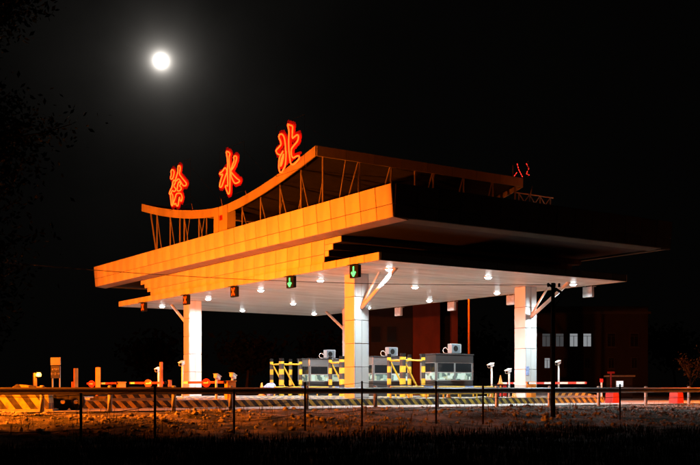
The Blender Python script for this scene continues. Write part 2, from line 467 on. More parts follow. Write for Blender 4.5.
# ------------------------------------------------------------------ toll canopy
Z_SOF, Z_STRIP, Z_LIP, Z_TOP = 5.62, 5.93, 6.91, 8.13
S0, S1, R1 = 0.0, 26.9, 13.95
US0, US1, UR0, UR1 = -2.04, 28.6, -0.85, 14.5
can = thing('toll_canopy', 'wide toll plaza canopy with orange-lit panelled fascia and curved truss roof', 'toll gate', P(0, 0, 0), TH)

# lower slab and ceiling
box('canopy_slab', M['backing'], can, (R1 / 2, (S0 + S1) / 2, (Z_SOF + Z_STRIP) / 2 + 0.01), (R1 - 0.04, S1 - S0 - 0.04, Z_STRIP - Z_SOF - 0.05))
so = MB(); so.v = [(0.03, 0.03, Z_SOF), (R1 - 0.03, 0.03, Z_SOF), (R1 - 0.03, S1 - 0.03, Z_SOF), (0.03, S1 - 0.03, Z_SOF)]
so.f = [(0, 3, 2, 1)]
so.build('ceiling', M['soffit'], can)
n = 27; w = (S1 - S0) / n
for i in range(n):
    panel('edge_panel', (0.05, w - 0.018, Z_STRIP - Z_SOF), (-0.02, S0 + w * (i + 0.5), (Z_SOF + Z_STRIP) / 2), can, M['panel'])
n = 14; w = R1 / n
for i in range(n):
    for yy in (S0 - 0.02, S1 + 0.02):
        panel('edge_panel', (w - 0.018, 0.05, Z_STRIP - Z_SOF), (w * (i + 0.5), yy, (Z_SOF + Z_STRIP) / 2), can, M['panel_shaded'])
box('edge_panel', M['panel'], can, (R1 + 0.02, (S0 + S1) / 2, (Z_SOF + Z_STRIP) / 2), (0.05, S1 - S0, Z_STRIP - Z_SOF))

# stepped storey between the two roofs
steps = [(4.0, 22.24), (3.7, 22.7), (3.37, 23.1), (2.75, 23.67)]
th = (Z_LIP - Z_STRIP) / 4
for i, (a, b) in enumerate(steps):
    box('stepped_tier', M['panel_shaded'], can, (R1 / 2 + 0.05, (a + b) / 2, Z_STRIP + th * (i + 0.5)), (R1 - 0.1, b - a, th - 0.004))
    # outer ends of the tier's front cladding
    for (p, q) in ((a, 4.0), (22.24, b)):
        if q - p > 0.02:
            panel('cladding_panel', (0.05, q - p - 0.008, th - 0.008), (0.06, (p + q) / 2, Z_STRIP + th * (i + 0.5)), can, M['panel'])
n = 18; w = (22.24 - 4.0) / n
for i in range(n):
    for z0, z1 in ((Z_STRIP, Z_STRIP + 0.36), (Z_STRIP + 0.36, Z_LIP)):
        panel('cladding_panel', (0.05, w - 0.018, z1 - z0 - 0.016), (0.05, 4.0 + w * (i + 0.5), (z0 + z1) / 2), can, M['panel'])

# upper roof: soffit, lip, deck and leaning parapet
box('upper_soffit', M['panel_shaded'], can, ((UR0 + UR1) / 2, (US0 + US1) / 2, Z_LIP + 0.07), (UR1 - UR0 - 0.5, US1 - US0 - 0.5, 0.12))
lean = 0.10; ang = math.atan2(lean, Z_TOP - Z_LIP)
def lip(front, a, b, out):
    """sloping trim under the parapet foot"""
    m_ = MB()
    prof = [(0, Z_LIP - 0.005), (0.0, Z_LIP + 0.10), (0.62, Z_LIP + 0.10), (0.62, Z_LIP - 0.06), (0.58, Z_LIP - 0.06)]
    if front == 'r0': m_.prism([(UR0 + 0.02 + d, z) for d, z in prof], a, b, 'xz')
    elif front == 'r1': m_.prism([(UR1 - 0.02 - d, z) for d, z in prof], a, b, 'xz')
    elif front == 's0': m_.prism([(US0 + 0.02 + d, z) for d, z in prof], a, b, 'yz')
    else: m_.prism([(US1 - 0.02 - d, z) for d, z in prof], a, b, 'yz')
    m_.build('lip_trim', M['trim_lit'] if front == 'r0' else M['trim'], can)
k = 15
for i in range(k):
    a = US0 + (US1 - US0) * i / k; b = US0 + (US1 - US0) * (i + 1) / k
    lip('r0', a + 0.006, b - 0.006, -1); lip('r1', a + 0.006, b - 0.006, 1)
k = 8
for i in range(k):
    a = UR0 + 0.66 + (UR1 - UR0 - 1.32) * i / k; b = UR0 + 0.66 + (UR1 - UR0 - 1.32) * (i + 1) / k
    lip('s0', a + 0.006, b - 0.006, -1); lip('s1', a + 0.006, b - 0.006, 1)
ZR = Z_LIP + 0.48                              # joint between lower and upper row of parapet panels
rows = ((Z_LIP + 0.0, ZR), (ZR, Z_TOP))
def lean_off(z): return lean * (z - Z_LIP) / (Z_TOP - Z_LIP)
n = 30; w = (US1 - US0) / n
for z0, z1 in rows:
    zc = (z0 + z1) / 2; h = (z1 - z0 - 0.02) / math.cos(ang)
    for i in range(n):
        yy = US0 + w * (i + 0.5)
        panel('fascia_panel', (0.05, w - 0.022, h), (UR0 - lean_off(zc), yy, zc), can, M['panel'], (0, -ang, 0))
    m_ = 15; wr = (UR1 - UR0) / m_
    for i in range(m_):
        panel('fascia_panel', (wr - 0.02, 0.05, h), (UR0 + wr * (i + 0.5), US0 - lean_off(zc), zc), can, M['panel_shaded'], (ang, 0, 0))
        panel('fascia_panel', (wr - 0.02, 0.05, h), (UR0 + wr * (i + 0.5), US1 + lean_off(zc), zc), can, M['panel_shaded'], (-ang, 0, 0))
    for i in range(10):
        panel('fascia_panel', (0.05, 3 * w - 0.022, h), (UR1 + lean_off(zc), US0 + 3 * w * (i + 0.5), zc), can, M['panel'], (0, ang, 0))
hh = Z_TOP - Z_LIP - 0.1
box('parapet_wall', M['backing'], can, (UR0 + 0.03, (US0 + US1) / 2, Z_LIP + 0.07 + hh / 2), (0.06, US1 - US0 - 0.02, hh), rot=(0, -ang, 0))
box('parapet_wall', M['backing'], can, (UR1 - 0.03, (US0 + US1) / 2, Z_LIP + 0.07 + hh / 2), (0.06, US1 - US0 - 0.02, hh), rot=(0, ang, 0))
box('parapet_wall', M['backing'], can, ((UR0 + UR1) / 2, US0 + 0.03, Z_LIP + 0.07 + hh / 2), (UR1 - UR0 - 0.3, 0.06, hh), rot=(ang, 0, 0))
box('parapet_wall', M['backing'], can, ((UR0 + UR1) / 2, US1 - 0.03, Z_LIP + 0.07 + hh / 2), (UR1 - UR0 - 0.3, 0.06, hh), rot=(-ang, 0, 0))

# curved roof on trusses
RS0, RS1, RR0, RR1 = 6.2, 25.8, 1.0, 13.4
def roof_z(s): return 10.05 + 1.32 * (abs(s - 15.2) / 9.0) ** 1.6
BT = 0.45
# deck sheet behind the front band
N = 40
rf = MB()
for i in range(N + 1):
    s = RS0 + 0.05 + (RS1 - RS0 - 0.1) * i / N; z = roof_z(s)
    rf.v += [(RR0 + 0.06, s, z - 0.03), (RR1 - 0.06, s, z - 0.03), (RR1 - 0.06, s, z - 0.20), (RR0 + 0.06, s, z - 0.20)]
for i in range(N):
    a, b = i * 4, i * 4 + 4
    rf.f += [(a, a + 1, b + 1, b), (a + 1, a + 2, b + 2, b + 1), (a + 2, a + 3, b + 3, b + 2), (a + 3, a, b, b + 3)]
rf.f += [(0, 3, 2, 1), (N * 4, N * 4 + 1, N * 4 + 2, N * 4 + 3)]
rf.build('curved_roof', M['trim'], can)
# front and back band panels following the curve
nb = 16
for k in range(nb):
    a = RS0 + (RS1 - RS0) * k / nb + 0.008; b = RS0 + (RS1 - RS0) * (k + 1) / nb - 0.008
    if 14.4 < (a + b) / 2 < 16.1: pass
    for rr, m_ in ((RR0, M['panel']), (RR1, M['panel'])):
        q = MB(); sub = 5
        for i in range(sub + 1):
            s = a + (b - a) * i / sub; z = roof_z(s)
            q.v += [(rr - 0.03, s, z), (rr + 0.03, s, z), (rr + 0.03, s, z - BT), (rr - 0.03, s, z - BT)]
        for i in range(sub):
            u, v = i * 4, i * 4 + 4
            q.f += [(u, u + 1, v + 1, v), (u + 1, u + 2, v + 2, v + 1), (u + 2, u + 3, v + 3, v + 2), (u + 3, u, v, v + 3)]
        q.f += [(0, 3, 2, 1), (sub * 4, sub * 4 + 1, sub * 4 + 2, sub * 4 + 3)]
        q.build('roof_band_panel', m_, can)
# gable bands along r
for ss in (RS0, RS1):
    for k in range(8):
        a = RR0 + 0.035 + (RR1 - RR0 - 0.07) * k / 8 + 0.008; b = RR0 + 0.035 + (RR1 - RR0 - 0.07) * (k + 1) / 8 - 0.008
        box('roof_band_panel', M['panel'], can, ((a + b) / 2, ss, roof_z(ss) - BT / 2), (b - a, 0.06, BT))
# pier in the middle of the front
zt = roof_z(15.2) - 0.01
for (a, b) in ((14.55, 15.05), (15.55, 16.05)):
    panel('pier_panel', (0.5, b - a, zt - 7.9), (RR0 + 0.16, (a + b) / 2, (zt + 7.9) / 2), can, M['panel'])
box('pier_panel', M['panel'], can, (RR0 + 0.22, 15.3, (zt + 7.9) / 2 - 0.35), (0.5, 0.49, zt - 7.9 - 0.7))
for k in range(4):
    box('pier_red_bar', M['red'], can, (RR0 + 0.0, 15.12 + 0.12 * k, zt - 0.42), (0.03, 0.05, 0.72))  # thin upright red bars on the pier front
# truss members
fs_ = [6.35, 8.2, 10.1, 12.0, 13.9, 17.0, 18.9, 20.8, 22.7, 24.6]
def rod(a, b, rad=0.045, m_=None, name='truss_strut'):
    a, b = Vector(a), Vector(b); c = (a + b) / 2
    MB().tube([a - c, b - c], rad, 6).build(name, m_ or M['truss'], can, c)
for rr in (RR0 + 0.45, 6.6, RR1 - 0.4):
    for i, s in enumerate(fs_):
        zt = roof_z(s) - 0.2
        rod((rr, s, 7.03), (rr, s, zt), 0.04)
        d = -1.35 if s < 15 else -1.2
        if s + d > 5.2 and abs(s + d - 15.2) > 0.9:
            rod((rr, s + 0.06, zt - 0.02), (rr, s + d, 7.05), 0.028)
        if abs(s + 1.4 - 15.2) > 1.0 and s < 24.5:
            rod((rr + 1.3, s + 0.1, roof_z(s + 0.1) - 0.2), (rr + 1.3, s + 1.3, 7.05), 0.024)
    rod((rr, 25.65, roof_z(25.65) - 0.2), (rr, 24.1, 7.05), 0.05)
for k, r in enumerate((3.4, 5.2, 7.7, 9.6, 11.5)):
    zt = roof_z(RS0) - 0.22
    rod((r, RS0 + 0.15, 7.03), (r, RS0 + 0.15, zt), 0.05)
    rod((r, RS0 + 0.15, zt - 0.02), (r - 1.3, RS0 + 0.15, 7.05), 0.035)
    zt = roof_z(RS1) - 0.22
    rod((r, RS1 - 0.15, 7.03), (r, RS1 - 0.15, zt), 0.05)

# columns
cols = [(4.5, 2.0), (4.5, 11.95), (20.9, 2.0), (20.3, 12.4)]
CW = 0.76
for (s, r) in cols:
    c = box('column', M['backing'], can, (r, s, Z_SOF / 2), (CW - 0.06, CW - 0.06, Z_SOF - 0.01))
    z = 0.0; hs = [0.62] + [1.0] * 5
    for hrow in hs:
        zc = z + hrow / 2 - Z_SOF / 2
        for sg in (-1, 1):
            panel('cladding_panel', (0.04, CW - 0.01, hrow - 0.016), (sg * (CW / 2 - 0.02), 0, zc), c, M['white_panel'])
            for hw in (-1, 1):
                panel('cladding_panel', (CW / 2 - 0.048, 0.04, hrow - 0.016), (hw * (CW / 4 - 0.021), sg * (CW / 2 - 0.02), zc), c, M['white_panel'])
        z += hrow
    sg = -1 if s < 10 else 1
    base = (r, s + sg * CW / 2, 4.15)
    b1 = Vector(base); e1 = Vector((r, s + sg * 2.85, Z_SOF - 0.01))
    MB().tube([(0, 0, 0), e1 - b1], 0.085, 10).build('brace', M['white_paint'], can, b1, smooth=True)
    b2 = b1 + Vector((0, 0, 0.1)); e2 = Vector((r + 0.25, s + sg * 1.35, Z_SOF - 0.01))
    MB().tube([(0, 0, 0), e2 - b2], 0.05, 8).build('brace', M['white_paint'], can, b2, smooth=True)
bx = box('notice', M['blue'], can, (11.7, 4.5 - CW / 2 - 0.012, 1.55), (0.22, 0.012, 0.42))
bx['label'] = 'small pale blue notice stuck on the right column'

# downlights
rim = MB().lathe([(0.152, 0.0), (0.19, 0.0), (0.19, -0.04), (0.152, -0.04)], 20).mesh('downlight', M['white_paint'])
lens = MB().lathe([(0.0, 0.0), (0.15, -0.005), (0.15, -0.05), (0.10, -0.10), (0.0, -0.12)], 20).mesh('lens', M['lamp_cool'])
for s in (2.0, 7.25, 12.8, 18.7, 24.9):
    for r in (1.9, 7.3, 12.6):
        d = link('downlight', rim, can, (r, s, Z_SOF))
        link('lens', lens, d, (0, 0, 0))
        light('downlight_beam', 'SPOT', 1300, COOL, d, (0, 0, -0.16), (0, 0, -1), 168, 0.6, 0.1)

# covered plant on the roof deck
t = thing('covered_plant', 'lumpy tarpaulin-covered unit on the roof deck behind the fascia', 'roof unit', P(12.6, 2.6, 7.05), TH)
q = MB(); n1, n2 = 14, 10
for j in range(n2 + 1):
    for i in range(n1):
        a = 2 * math.pi * i / n1; f_ = j / n2
        rad = (0.95 if f_ < 0.6 else 0.95 * (1 - ((f_ - 0.6) / 0.4) ** 2 * 0.9)) * (1 + 0.25 * vn(math.cos(a) * 2 + 5, math.sin(a) * 2 + f_ * 3))
        q.v.append((rad * 0.6 * math.cos(a), rad * 1.2 * math.sin(a), 1.75 * f_ + 0.25 * vn(math.cos(a) * 3, math.sin(a) * 3)* f_))
for j in range(n2):
    for i in range(n1):
        l = (i + 1) % n1; q.f.append((j * n1 + i, j * n1 + l, j * n1 + n1 + l, j * n1 + n1 + i))
q.f.append(tuple(n2 * n1 + i for i in range(n1)))
q.build('cover', M['tarp'], t)
for k in range(2): MB().tube([(-0.7, -1 + 2 * k, 0.9), (-0.75, -1 + 2 * k, 0.05)], 0.02, 5).build('rope', M['weed'], t)

# ------------------------------------------------------------------ neon characters
CH = {
 'bei': [[(8.46,11.41),(8.53,11.95),(8.63,12.23),(8.82,12.4),(9.05,12.42),(9.12,12.3),(8.95,12.1),(8.89,11.92),(9.12,11.83),(9.39,11.75),(9.25,11.56),(9.03,11.48)],
  [(8.72,11.59),(8.99,11.41),(9.08,11.26),(9.12,10.93),(9.03,10.68),(8.85,10.62),(8.71,10.73),(8.51,10.88),(8.46,11.21),(8.44,11.53)],
  [(8.66,11.5),(8.7,11.25),(8.85,10.98),(8.97,10.92),(8.89,11.19),(8.66,11.5)],
  [(8.33,12.75),(8.14,12.66),(7.86,12.56),(7.88,12.34),(7.91,11.99),(7.69,12.04),(7.44,12.09),(7.34,11.97),(7.41,11.79),(7.69,11.68),(7.92,11.58),(8.0,11.48),(7.97,11.24),(7.82,11.09),(7.57,11.13),(7.32,11.12),(7.26,11.0),(7.48,10.88),(7.81,10.79),(8.04,10.87),(8.11,11.14),(8.2,11.55),(8.22,11.95),(8.17,12.4),(8.33,12.75)]],
 'shui': [[(14.42,12.7),(14.06,12.56),(13.99,12.45),(14.09,12.34),(14.06,11.88),(13.99,11.61),(13.99,11.03),(14.03,10.49),(14.2,10.48),(14.34,10.67),(14.51,10.92),(14.42,10.97),(14.22,10.87),(14.25,11.27),(14.27,11.6),(14.23,12.04),(14.3,12.38),(14.42,12.7)],
  [(14.51,11.9),(14.84,11.73),(15.18,11.7),(15.06,11.6),(14.74,11.6),(14.92,11.45),(15.13,11.12),(15.13,10.99),(14.92,10.95),(14.7,11.21),(14.49,11.44),(14.29,11.66),(14.51,11.9)],
  [(13.92,11.61),(13.71,11.89),(13.53,12.05),(13.6,12.24),(13.44,12.28),(13.26,12.18),(13.3,12.03),(13.44,11.85),(13.7,11.68),(13.92,11.61)],
  [(13.95,11.62),(13.64,11.36),(13.23,11.09),(12.94,10.95),(13.03,10.89),(13.44,10.88),(13.64,11.04),(13.85,11.3),(13.95,11.62)]],
 'xu': [[(20.98,12.95),(20.72,12.8),(20.76,12.62),(20.89,12.43),(21.1,12.4),(21.24,12.49),(21.1,12.68),(21.16,12.87),(20.98,12.95)],
  [(20.72,12.33),(20.53,12.16),(20.81,11.97),(20.55,11.82),(20.48,11.7),(20.76,11.65),(20.96,11.78),(21.16,11.61),(21.38,11.61),(21.33,11.75),(20.98,11.98),(20.91,12.22),(20.72,12.33)],
  [(21.14,11.64),(20.88,11.48),(20.91,11.14),(20.93,10.89),(21.1,10.95),(21.17,11.32),(21.24,11.61),(21.14,11.64)],
  [(20.12,13.01),(19.9,12.9),(19.95,12.7),(20.04,12.5),(19.78,12.31),(19.45,12.08),(19.09,11.84),(19.2,11.73),(19.53,11.78),(19.78,11.99),(20.04,12.23),(20.24,12.29),(20.38,12.19),(20.57,12.25),(20.39,12.49),(20.22,12.67),(20.24,12.93),(20.12,13.01)],
  [(20.21,12.04),(20.02,12.12),(19.85,11.93),(20.04,11.86),(19.77,11.73),(19.83,11.61),(20.11,11.58),(20.36,11.67),(20.21,12.04)],
  [(20.46,11.5),(20.04,11.47),(19.78,11.38),(19.65,11.16),(19.77,10.96),(19.94,11.05),(20.02,11.29),(20.12,11.02),(20.21,10.78),(20.41,10.81),(20.51,10.99),(20.72,10.92),(20.81,11.08),(20.57,11.29),(20.46,11.5)]],
}
def smooth_path(p, closed):
    """one round of corner cutting so that the bent glass tube has no sharp corners"""
    out = []
    n = len(p)
    for i in range(n if closed else n - 1):
        a, b = Vector(p[i]), Vector(p[(i + 1) % n])
        out += [a * 0.78 + b * 0.22, a * 0.22 + b * 0.78]
    return out if closed else [Vector(p[0])] + out[1:-1] + [Vector(p[-1])]
def neon(key, label, face_idx):
    paths = CH[key]
    allp = [q for p in paths for q in p]
    s0, s1 = min(q[0] for q in allp), max(q[0] for q in allp); z0, z1 = min(q[1] for q in allp), max(q[1] for q in allp)
    sc_, zb = (s0 + s1) / 2, roof_z((s0 + s1) / 2)
    RF = 0.8                                        # plane of the tubes
    t = thing('neon_character', label, 'neon sign', P(sc_, RF, zb), TH, 'red neon characters on the roof')
    for i, p in enumerate(paths):
        closed = p[0] == p[-1]
        pp = smooth_path(p[:-1] if closed else p, closed)
        MB().tube([(0, q.x - sc_, q.y - zb) for q in pp], 0.035, 7, closed).build('neon_tube', M['neon'], t, smooth=True)
    a, b, c, d = s0 - 0.24 - sc_, s1 + 0.14 - sc_, z0 - 0.05 - zb, z1 + 0.16 - zb
    # added glow sheet, cut to the outline of the character
    q = MB(); cell = 0.045; dense = []
    for p in paths:
        for u, v in zip(p, p[1:]):
            k = max(1, int(math.hypot(v[0] - u[0], v[1] - u[1]) / 0.05))
            dense += [(u[0] + (v[0] - u[0]) * i / k, u[1] + (v[1] - u[1]) * i / k) for i in range(k)]
    ns, nz = int((s1 - s0 + 0.7) / cell), int((z1 - z0 + 0.7) / cell); idx = {}
    def vid(i, j):
        if (i, j) not in idx:
            idx[(i, j)] = len(q.v); q.v.append((0.042, s0 - 0.35 + i * cell - sc_, z0 - 0.35 + j * cell - zb))
        return idx[(i, j)]
    for i in range(ns):
        for j in range(nz):
            cs, cz = s0 - 0.35 + (i + 0.5) * cell, z0 - 0.35 + (j + 0.5) * cell
            if min((cs + 0.04 - u[0]) ** 2 + (cz - u[1]) ** 2 for u in dense) < 0.18 ** 2 and cz > roof_z(cs) + 0.02:
                q.f.append((vid(i, j), vid(i + 1, j), vid(i + 1, j + 1), vid(i, j + 1)))
    q.build('glow_backing', M['glow_sheet'], t)
    fr = MB()
    fr.tube([(0.11, a, c), (0.11, b, c), (0.11, b, d), (0.11, a, d)], 0.009, 5, True)
    fr.build('sign_frame', M['dark'], t)
    for yy in (a, b):
        MB().tube([(0.18, yy, c), (0.26, yy, roof_z(sc_ + yy) - zb - 0.06)], 0.015, 5).build('support_leg', M['rust'], t)
        MB().tube([(0.18, yy, d - 0.5), (2.2, yy - 0.7, roof_z(sc_ + yy - 0.7) - zb - 0.03)], 0.005, 4).build('stay_rod', M['dark'], t)
    return t
neon('xu', 'dense red neon outline character 徐, leftmost and farthest of the three on the roof', (0, 3))
neon('shui', 'red neon outline character 水, middle of the three on the roof', (0, 1, 2, 3))
neon('bei', 'red neon outline character 北, rightmost and nearest of the three on the roof', (0, 1, 3))
# the sign on the far side, seen from behind
t = thing('neon_character', 'small dim red dotted neon character on the far end of the roof', 'neon sign', P(6.2, 13.2, roof_z(6.2)), TH, 'red neon characters on the roof')
zb = roof_z(6.2)
for p in [[(6.62,12.19),(6.51,11.88),(6.2,11.40)], [(6.64,11.74),(6.88,11.55)], [(5.95,12.07),(5.77,11.79),(5.95,11.56),(5.69,11.42)]]:
    pts = [Vector(q) for q in p]; dash = []
    for a, b in zip(pts, pts[1:]):
        k = max(1, int((b - a).length / 0.12))
        for i in range(k):
            dash.append((a + (b - a) * (i / k), a + (b - a) * ((i + 0.62) / k)))
    q = MB()
    for a, b in dash: q.tube([(0.2, a.x - 6.2, a.y - zb), (0.2, b.x - 6.2, b.y - zb)], 0.022, 5)
    q.build('neon_tube', M['neon_far'], t)
for yy in (-0.45, 0.65):
    MB().tube([(0.12, yy, 0.8), (0.12, yy, -0.02)], 0.02, 5).build('support_leg', M['truss'], t)
# lattice of the far sign's service frame, standing out behind the roof
t = thing('service_frame', 'dim red-lit lattice frame at the far end of the roof below dotted sign', 'frame', P(6.6, 13.5, 9.85), TH)
for k in range(4):
    a = 0.75 * k
    MB().tube([(a, 0, 0), (a, 0, 0.85)], 0.03, 5).build('post', M['truss'], t)
    if k < 3:
        MB().tube([(a, 0, 0), (a + 0.75, 0, 0.85)], 0.025, 5).build('diagonal', M['truss'], t)
        MB().tube([(a, 0, 0.85), (a + 0.75, 0, 0)], 0.025, 5).build('diagonal', M['truss'], t)
for z in (0, 0.85): MB().tube([(-0.2, 0, z), (2.45, 0, z)], 0.035, 5).build('rail', M['truss'], t)

# ------------------------------------------------------------------ lane signals
def signal(s, r, kind, label, face=-1):
    t = thing('lane_signal', label, 'traffic signal', P(s, r, Z_SOF), TH if face < 0 else TH + math.pi, 'lane signals under the canopy edge')
    box('housing', M['dark'] if face < 0 else M['steel'], t, (0, 0, -0.29), (0.16, 0.60, 0.50), 0.015)
    for yy in (-0.2, 0.2): MB().tube([(0, yy, -0.04), (0, yy, 0.03)], 0.02, 6).build('hanger', M['steel'], t)
    v = MB(); v.box((-0.14, 0, -0.035), (0.16, 0.62, 0.015)); v.build('visor', M['dark'] if face < 0 else M['steel'], t)
    g_ = MB(); x = -0.088
    def bar(a, b, w=0.085):
        a, b = Vector((0, *a)), Vector((0, *b)); d = (b - a).normalized(); nrm = Vector((0, -d.z, d.y)) * w / 2
        g_.add([Vector((x, 0, -0.29)) + u + Vector((dx, 0, 0)) for dx in (0, -0.01) for u in (a + nrm, b + nrm, b - nrm, a - nrm)],
               [(0, 1, 2, 3), (7, 6, 5, 4), (0, 4, 5, 1), (1, 5, 6, 2), (2, 6, 7, 3), (3, 7, 4, 0)])
    if kind == 'x':
        bar((-0.14, -0.17), (0.14, 0.17)); bar((-0.14, 0.17), (0.14, -0.17)); g_.build('red_cross', M['led_red'], t)
    elif kind == 'arrow':
        bar((0, 0.19), (0, -0.16)); bar((0.0, -0.19), (0.14, -0.03)); bar((0.0, -0.19), (-0.14, -0.03)); g_.build('green_arrow', M['led_green'], t)
    return t
SG = (1.56, 6.5, 11.8, 17.2, 22.9)
signal(SG[0], -0.08, 'arrow', 'lane signal with green down arrow, nearest the middle column top')
signal(SG[1], -0.08, 'arrow', 'lane signal with green down arrow, left of the other green one')
signal(SG[2], -0.08, 'x', 'lane signal with red cross, rightmost of the three red crosses')
signal(SG[3], -0.08, 'x', 'lane signal with red cross beside the left white column')
signal(SG[4], -0.08, 'x', 'lane signal with red cross at the far left end of the canopy')
bk = ['grey back of lane signal near the right tip of the canopy', 'grey back of lane signal partly behind the right column',
      'grey back of lane signal under rear canopy edge above the right booth', 'grey back of lane signal under rear canopy edge above the middle booth']
for s, l in zip((2.4, 7.75, 12.6, 17.6), bk): signal(s, R1 + 0.1, 'back', l, 1)

# ------------------------------------------------------------------ islands
IS = (4.1, 9.4, 14.8, 20.1)
names = ('nearest toll island with black and yellow striped kerb under two white columns', 'second toll island, carrying the dark rightmost booth, with striped kerb',
         'third toll island, carrying the middle toll booth, with striped kerb', 'farthest toll island with striped kerb, carrying the leftmost booth')
for k, s in enumerate(IS):
    t = thing('toll_island', names[k], 'traffic island', P(s, 0, 0), TH, 'toll islands')
    a, b = -12.0, 16.5
    q = MB(); hw = 1.15
    out = [(a, -0.5), (a + 0.8, -hw), (b - 0.8, -hw), (b, -0.5), (b, 0.5), (b - 0.8, hw), (a + 0.8, hw), (a, 0.5)]
    q.prism(out, 0.0, 0.26, 'xy'); q.build('kerb', M['kerb'], t)
    q = MB(); q.prism([(x * 0.995, y * 0.93) for x, y in out], 0.255, 0.275, 'xy'); q.build('island_top', M['concrete'], t)

def crash_block(s, r, label, L_=2.6, h=0.9, w=0.9, ang=0, m_='block', zb=0.0):
    t = thing('crash_block', label, 'crash barrier', P(s, r, zb), TH + ang, 'striped crash blocks')
    q = MB()
    prof = [(0, 0), (L_, 0), (L_, h), (L_ * 0.55, h), (0.12, h * 0.32), (0, h * 0.26)]
    q.prism(prof, -w / 2, w / 2, 'xz'); q.build('wedge', M[m_], t)
    box('footing', M['concrete'], t, (L_ / 2, 0, 0.04), (L_ + 0.2, w + 0.2, 0.08))
    return t
crash_block(4.1, -9.6, 'low striped concrete wedge on the nearest island, left of the boom cabinets', 2.6, 0.5, 1.3, zb=0.275)
crash_block(4.1, -13.2, 'low striped concrete wedge behind the guardrail left of centre', 1.5, 0.45, 1.1)
t = crash_block(4.1, 15.6, 'yellow and black striped wedge at the right end of the nearest island', 3.4, 0.36, 1.6, math.pi, zb=0.275)
t = thing('crash_block', 'tall black and yellow striped block at the left edge of the photo', 'crash barrier', (-10.15, 31.6, 0), 0.12, 'striped crash blocks')
q = MB(); q.prism([(-0.9, 0), (0.75, 0), (0.7, 0.72), (-0.25, 0.84), (-0.9, 0.35)], 0, 0.9, 'xz'); q.build('wedge', M['block'], t)
box('footing', M['concrete'], t, (-0.08, 0.45, 0.03), (1.9, 1.1, 0.06))

# ------------------------------------------------------------------ toll booths
def booth(s, r, label, Lr=2.0, Ws=1.3):
    t = thing('toll_booth', label, 'toll booth', P(s, r, 0.275), TH, 'toll booths')
    H = 2.15
    box('base', M['booth_grey'], t, (0, 0, 0.42), (Lr, Ws, 0.84), 0.02)
    hdr = box('header', M['booth_grey'] if s < 10 and r > 10 else M['stainless'], t, (0, 0, 1.95), (Lr + 0.02, Ws + 0.02, 0.40), 0.02)
    for sx in (-1, 1):
        for sy in (-1, 1):
            box('corner_post', M['stainless'], t, (sx * (Lr / 2 - 0.04), sy * (Ws / 2 - 0.04), 1.3), (0.08, 0.08, 0.9))
    box('roof', M['booth_grey'], t, (0, 0, 2.18), (Lr + 0.08, Ws + 0.08, 0.06), 0.015)
    box('interior', M['room_light'], t, (0.1, 0.12, 1.0), (Lr - 0.75, Ws - 0.7, 0.30))
    # windows: front (r-) and lane side (s-), upper dark glass and lower lit opening
    def window(axis_, c, wid):
        for (z0, z1, m_) in ((1.26, 1.74, M['glass_dark']), (0.86, 1.24, M['room_light'])):
            d = (0.02, wid, z1 - z0) if axis_ == 'x' else (wid, 0.02, z1 - z0)
            f_ = box('window', M['steel'], t, (c[0], c[1], (z0 + z1) / 2), tuple(v + 0.03 if v > 0.05 else v for v in d))
            off = (-0.012, 0, 0) if axis_ == 'x' else (0, -0.012, 0)
            if axis_ == 'x': off = (math.copysign(0.012, c[0]), 0, 0)
            else: off = (0, math.copysign(0.012, c[1]), 0)
            box('pane', m_, f_, off, tuple(v - 0.03 if v > 0.05 else 0.012 for v in d))
    window('x', (-Lr / 2 + 0.02, 0, 0), Ws - 0.18); window('x', (Lr / 2 - 0.02, 0, 0), Ws - 0.18)
    half = (Lr - 0.22) / 2
    for sg in (-1, 1):
        for yy in (-1, 1):
            window('y', (sg * (half / 2 + 0.02), yy * (Ws / 2 - 0.02), 0), half - 0.04)
    box('counter', M['stainless'], t, (0.2, -Ws / 2 - 0.12, 0.84), (0.9, 0.28, 0.04))
    # blue strip light, red lamp column
    box('indicator', M['led_red'], hdr, (-Lr / 2 - 0.02, 0.35, 0.02), (0.02, 0.09, 0.2))
    # cut shapes of people's things inside: desk monitor
    box('monitor', M['dark'], t, (-0.3, -0.28, 1.07), (0.05, 0.34, 0.26))
    ac = box('air_conditioner', M['ac_grey'], t, (0.42, -0.12, 2.23 + 0.27), (0.66, 0.34, 0.50), 0.02)
    box('front_grille', M['ac_dark'], ac, (-0.03, -0.172, 0), (0.54, 0.012, 0.42))
    q = MB(); q.lathe([(0.0, -0.006), (0.15, -0.006), (0.15, 0.006), (0.0, 0.006)], 18, (-0.06, -0.182, 0), Matrix.Rotation(math.pi / 2, 3, 'X')); q.build('fan_grille', M['dark'], ac)
    q = MB(); q.tube([(0.1, 0, 2.42), (-0.04, 0.02, 2.55), (-0.16, 0.05, 2.52), (-0.22, 0.05, 2.40), (-0.16, 0.05, 2.28), (0.0, 0.05, 2.25), (0.5, 0.3, 2.26)], 0.018, 6); q.build('pipe', M['white_paint'], t)
    # fluorescent light in the booth
    light('booth_lamp', 'POINT', 9, (0.85, 1.0, 0.9), t, (0, 0, 1.7), radius=0.1)
    return t
booth(14.8, 10.95, 'steel toll booth just right of the middle column, behind the right cage', 2.5)
booth(9.4, 11.05, 'dark toll booth with lit lower windows, rightmost, nearest the red wall', 2.5)
booth(20.1, 10.2, 'steel toll booth left of the middle column between two yellow cages', 2.7)

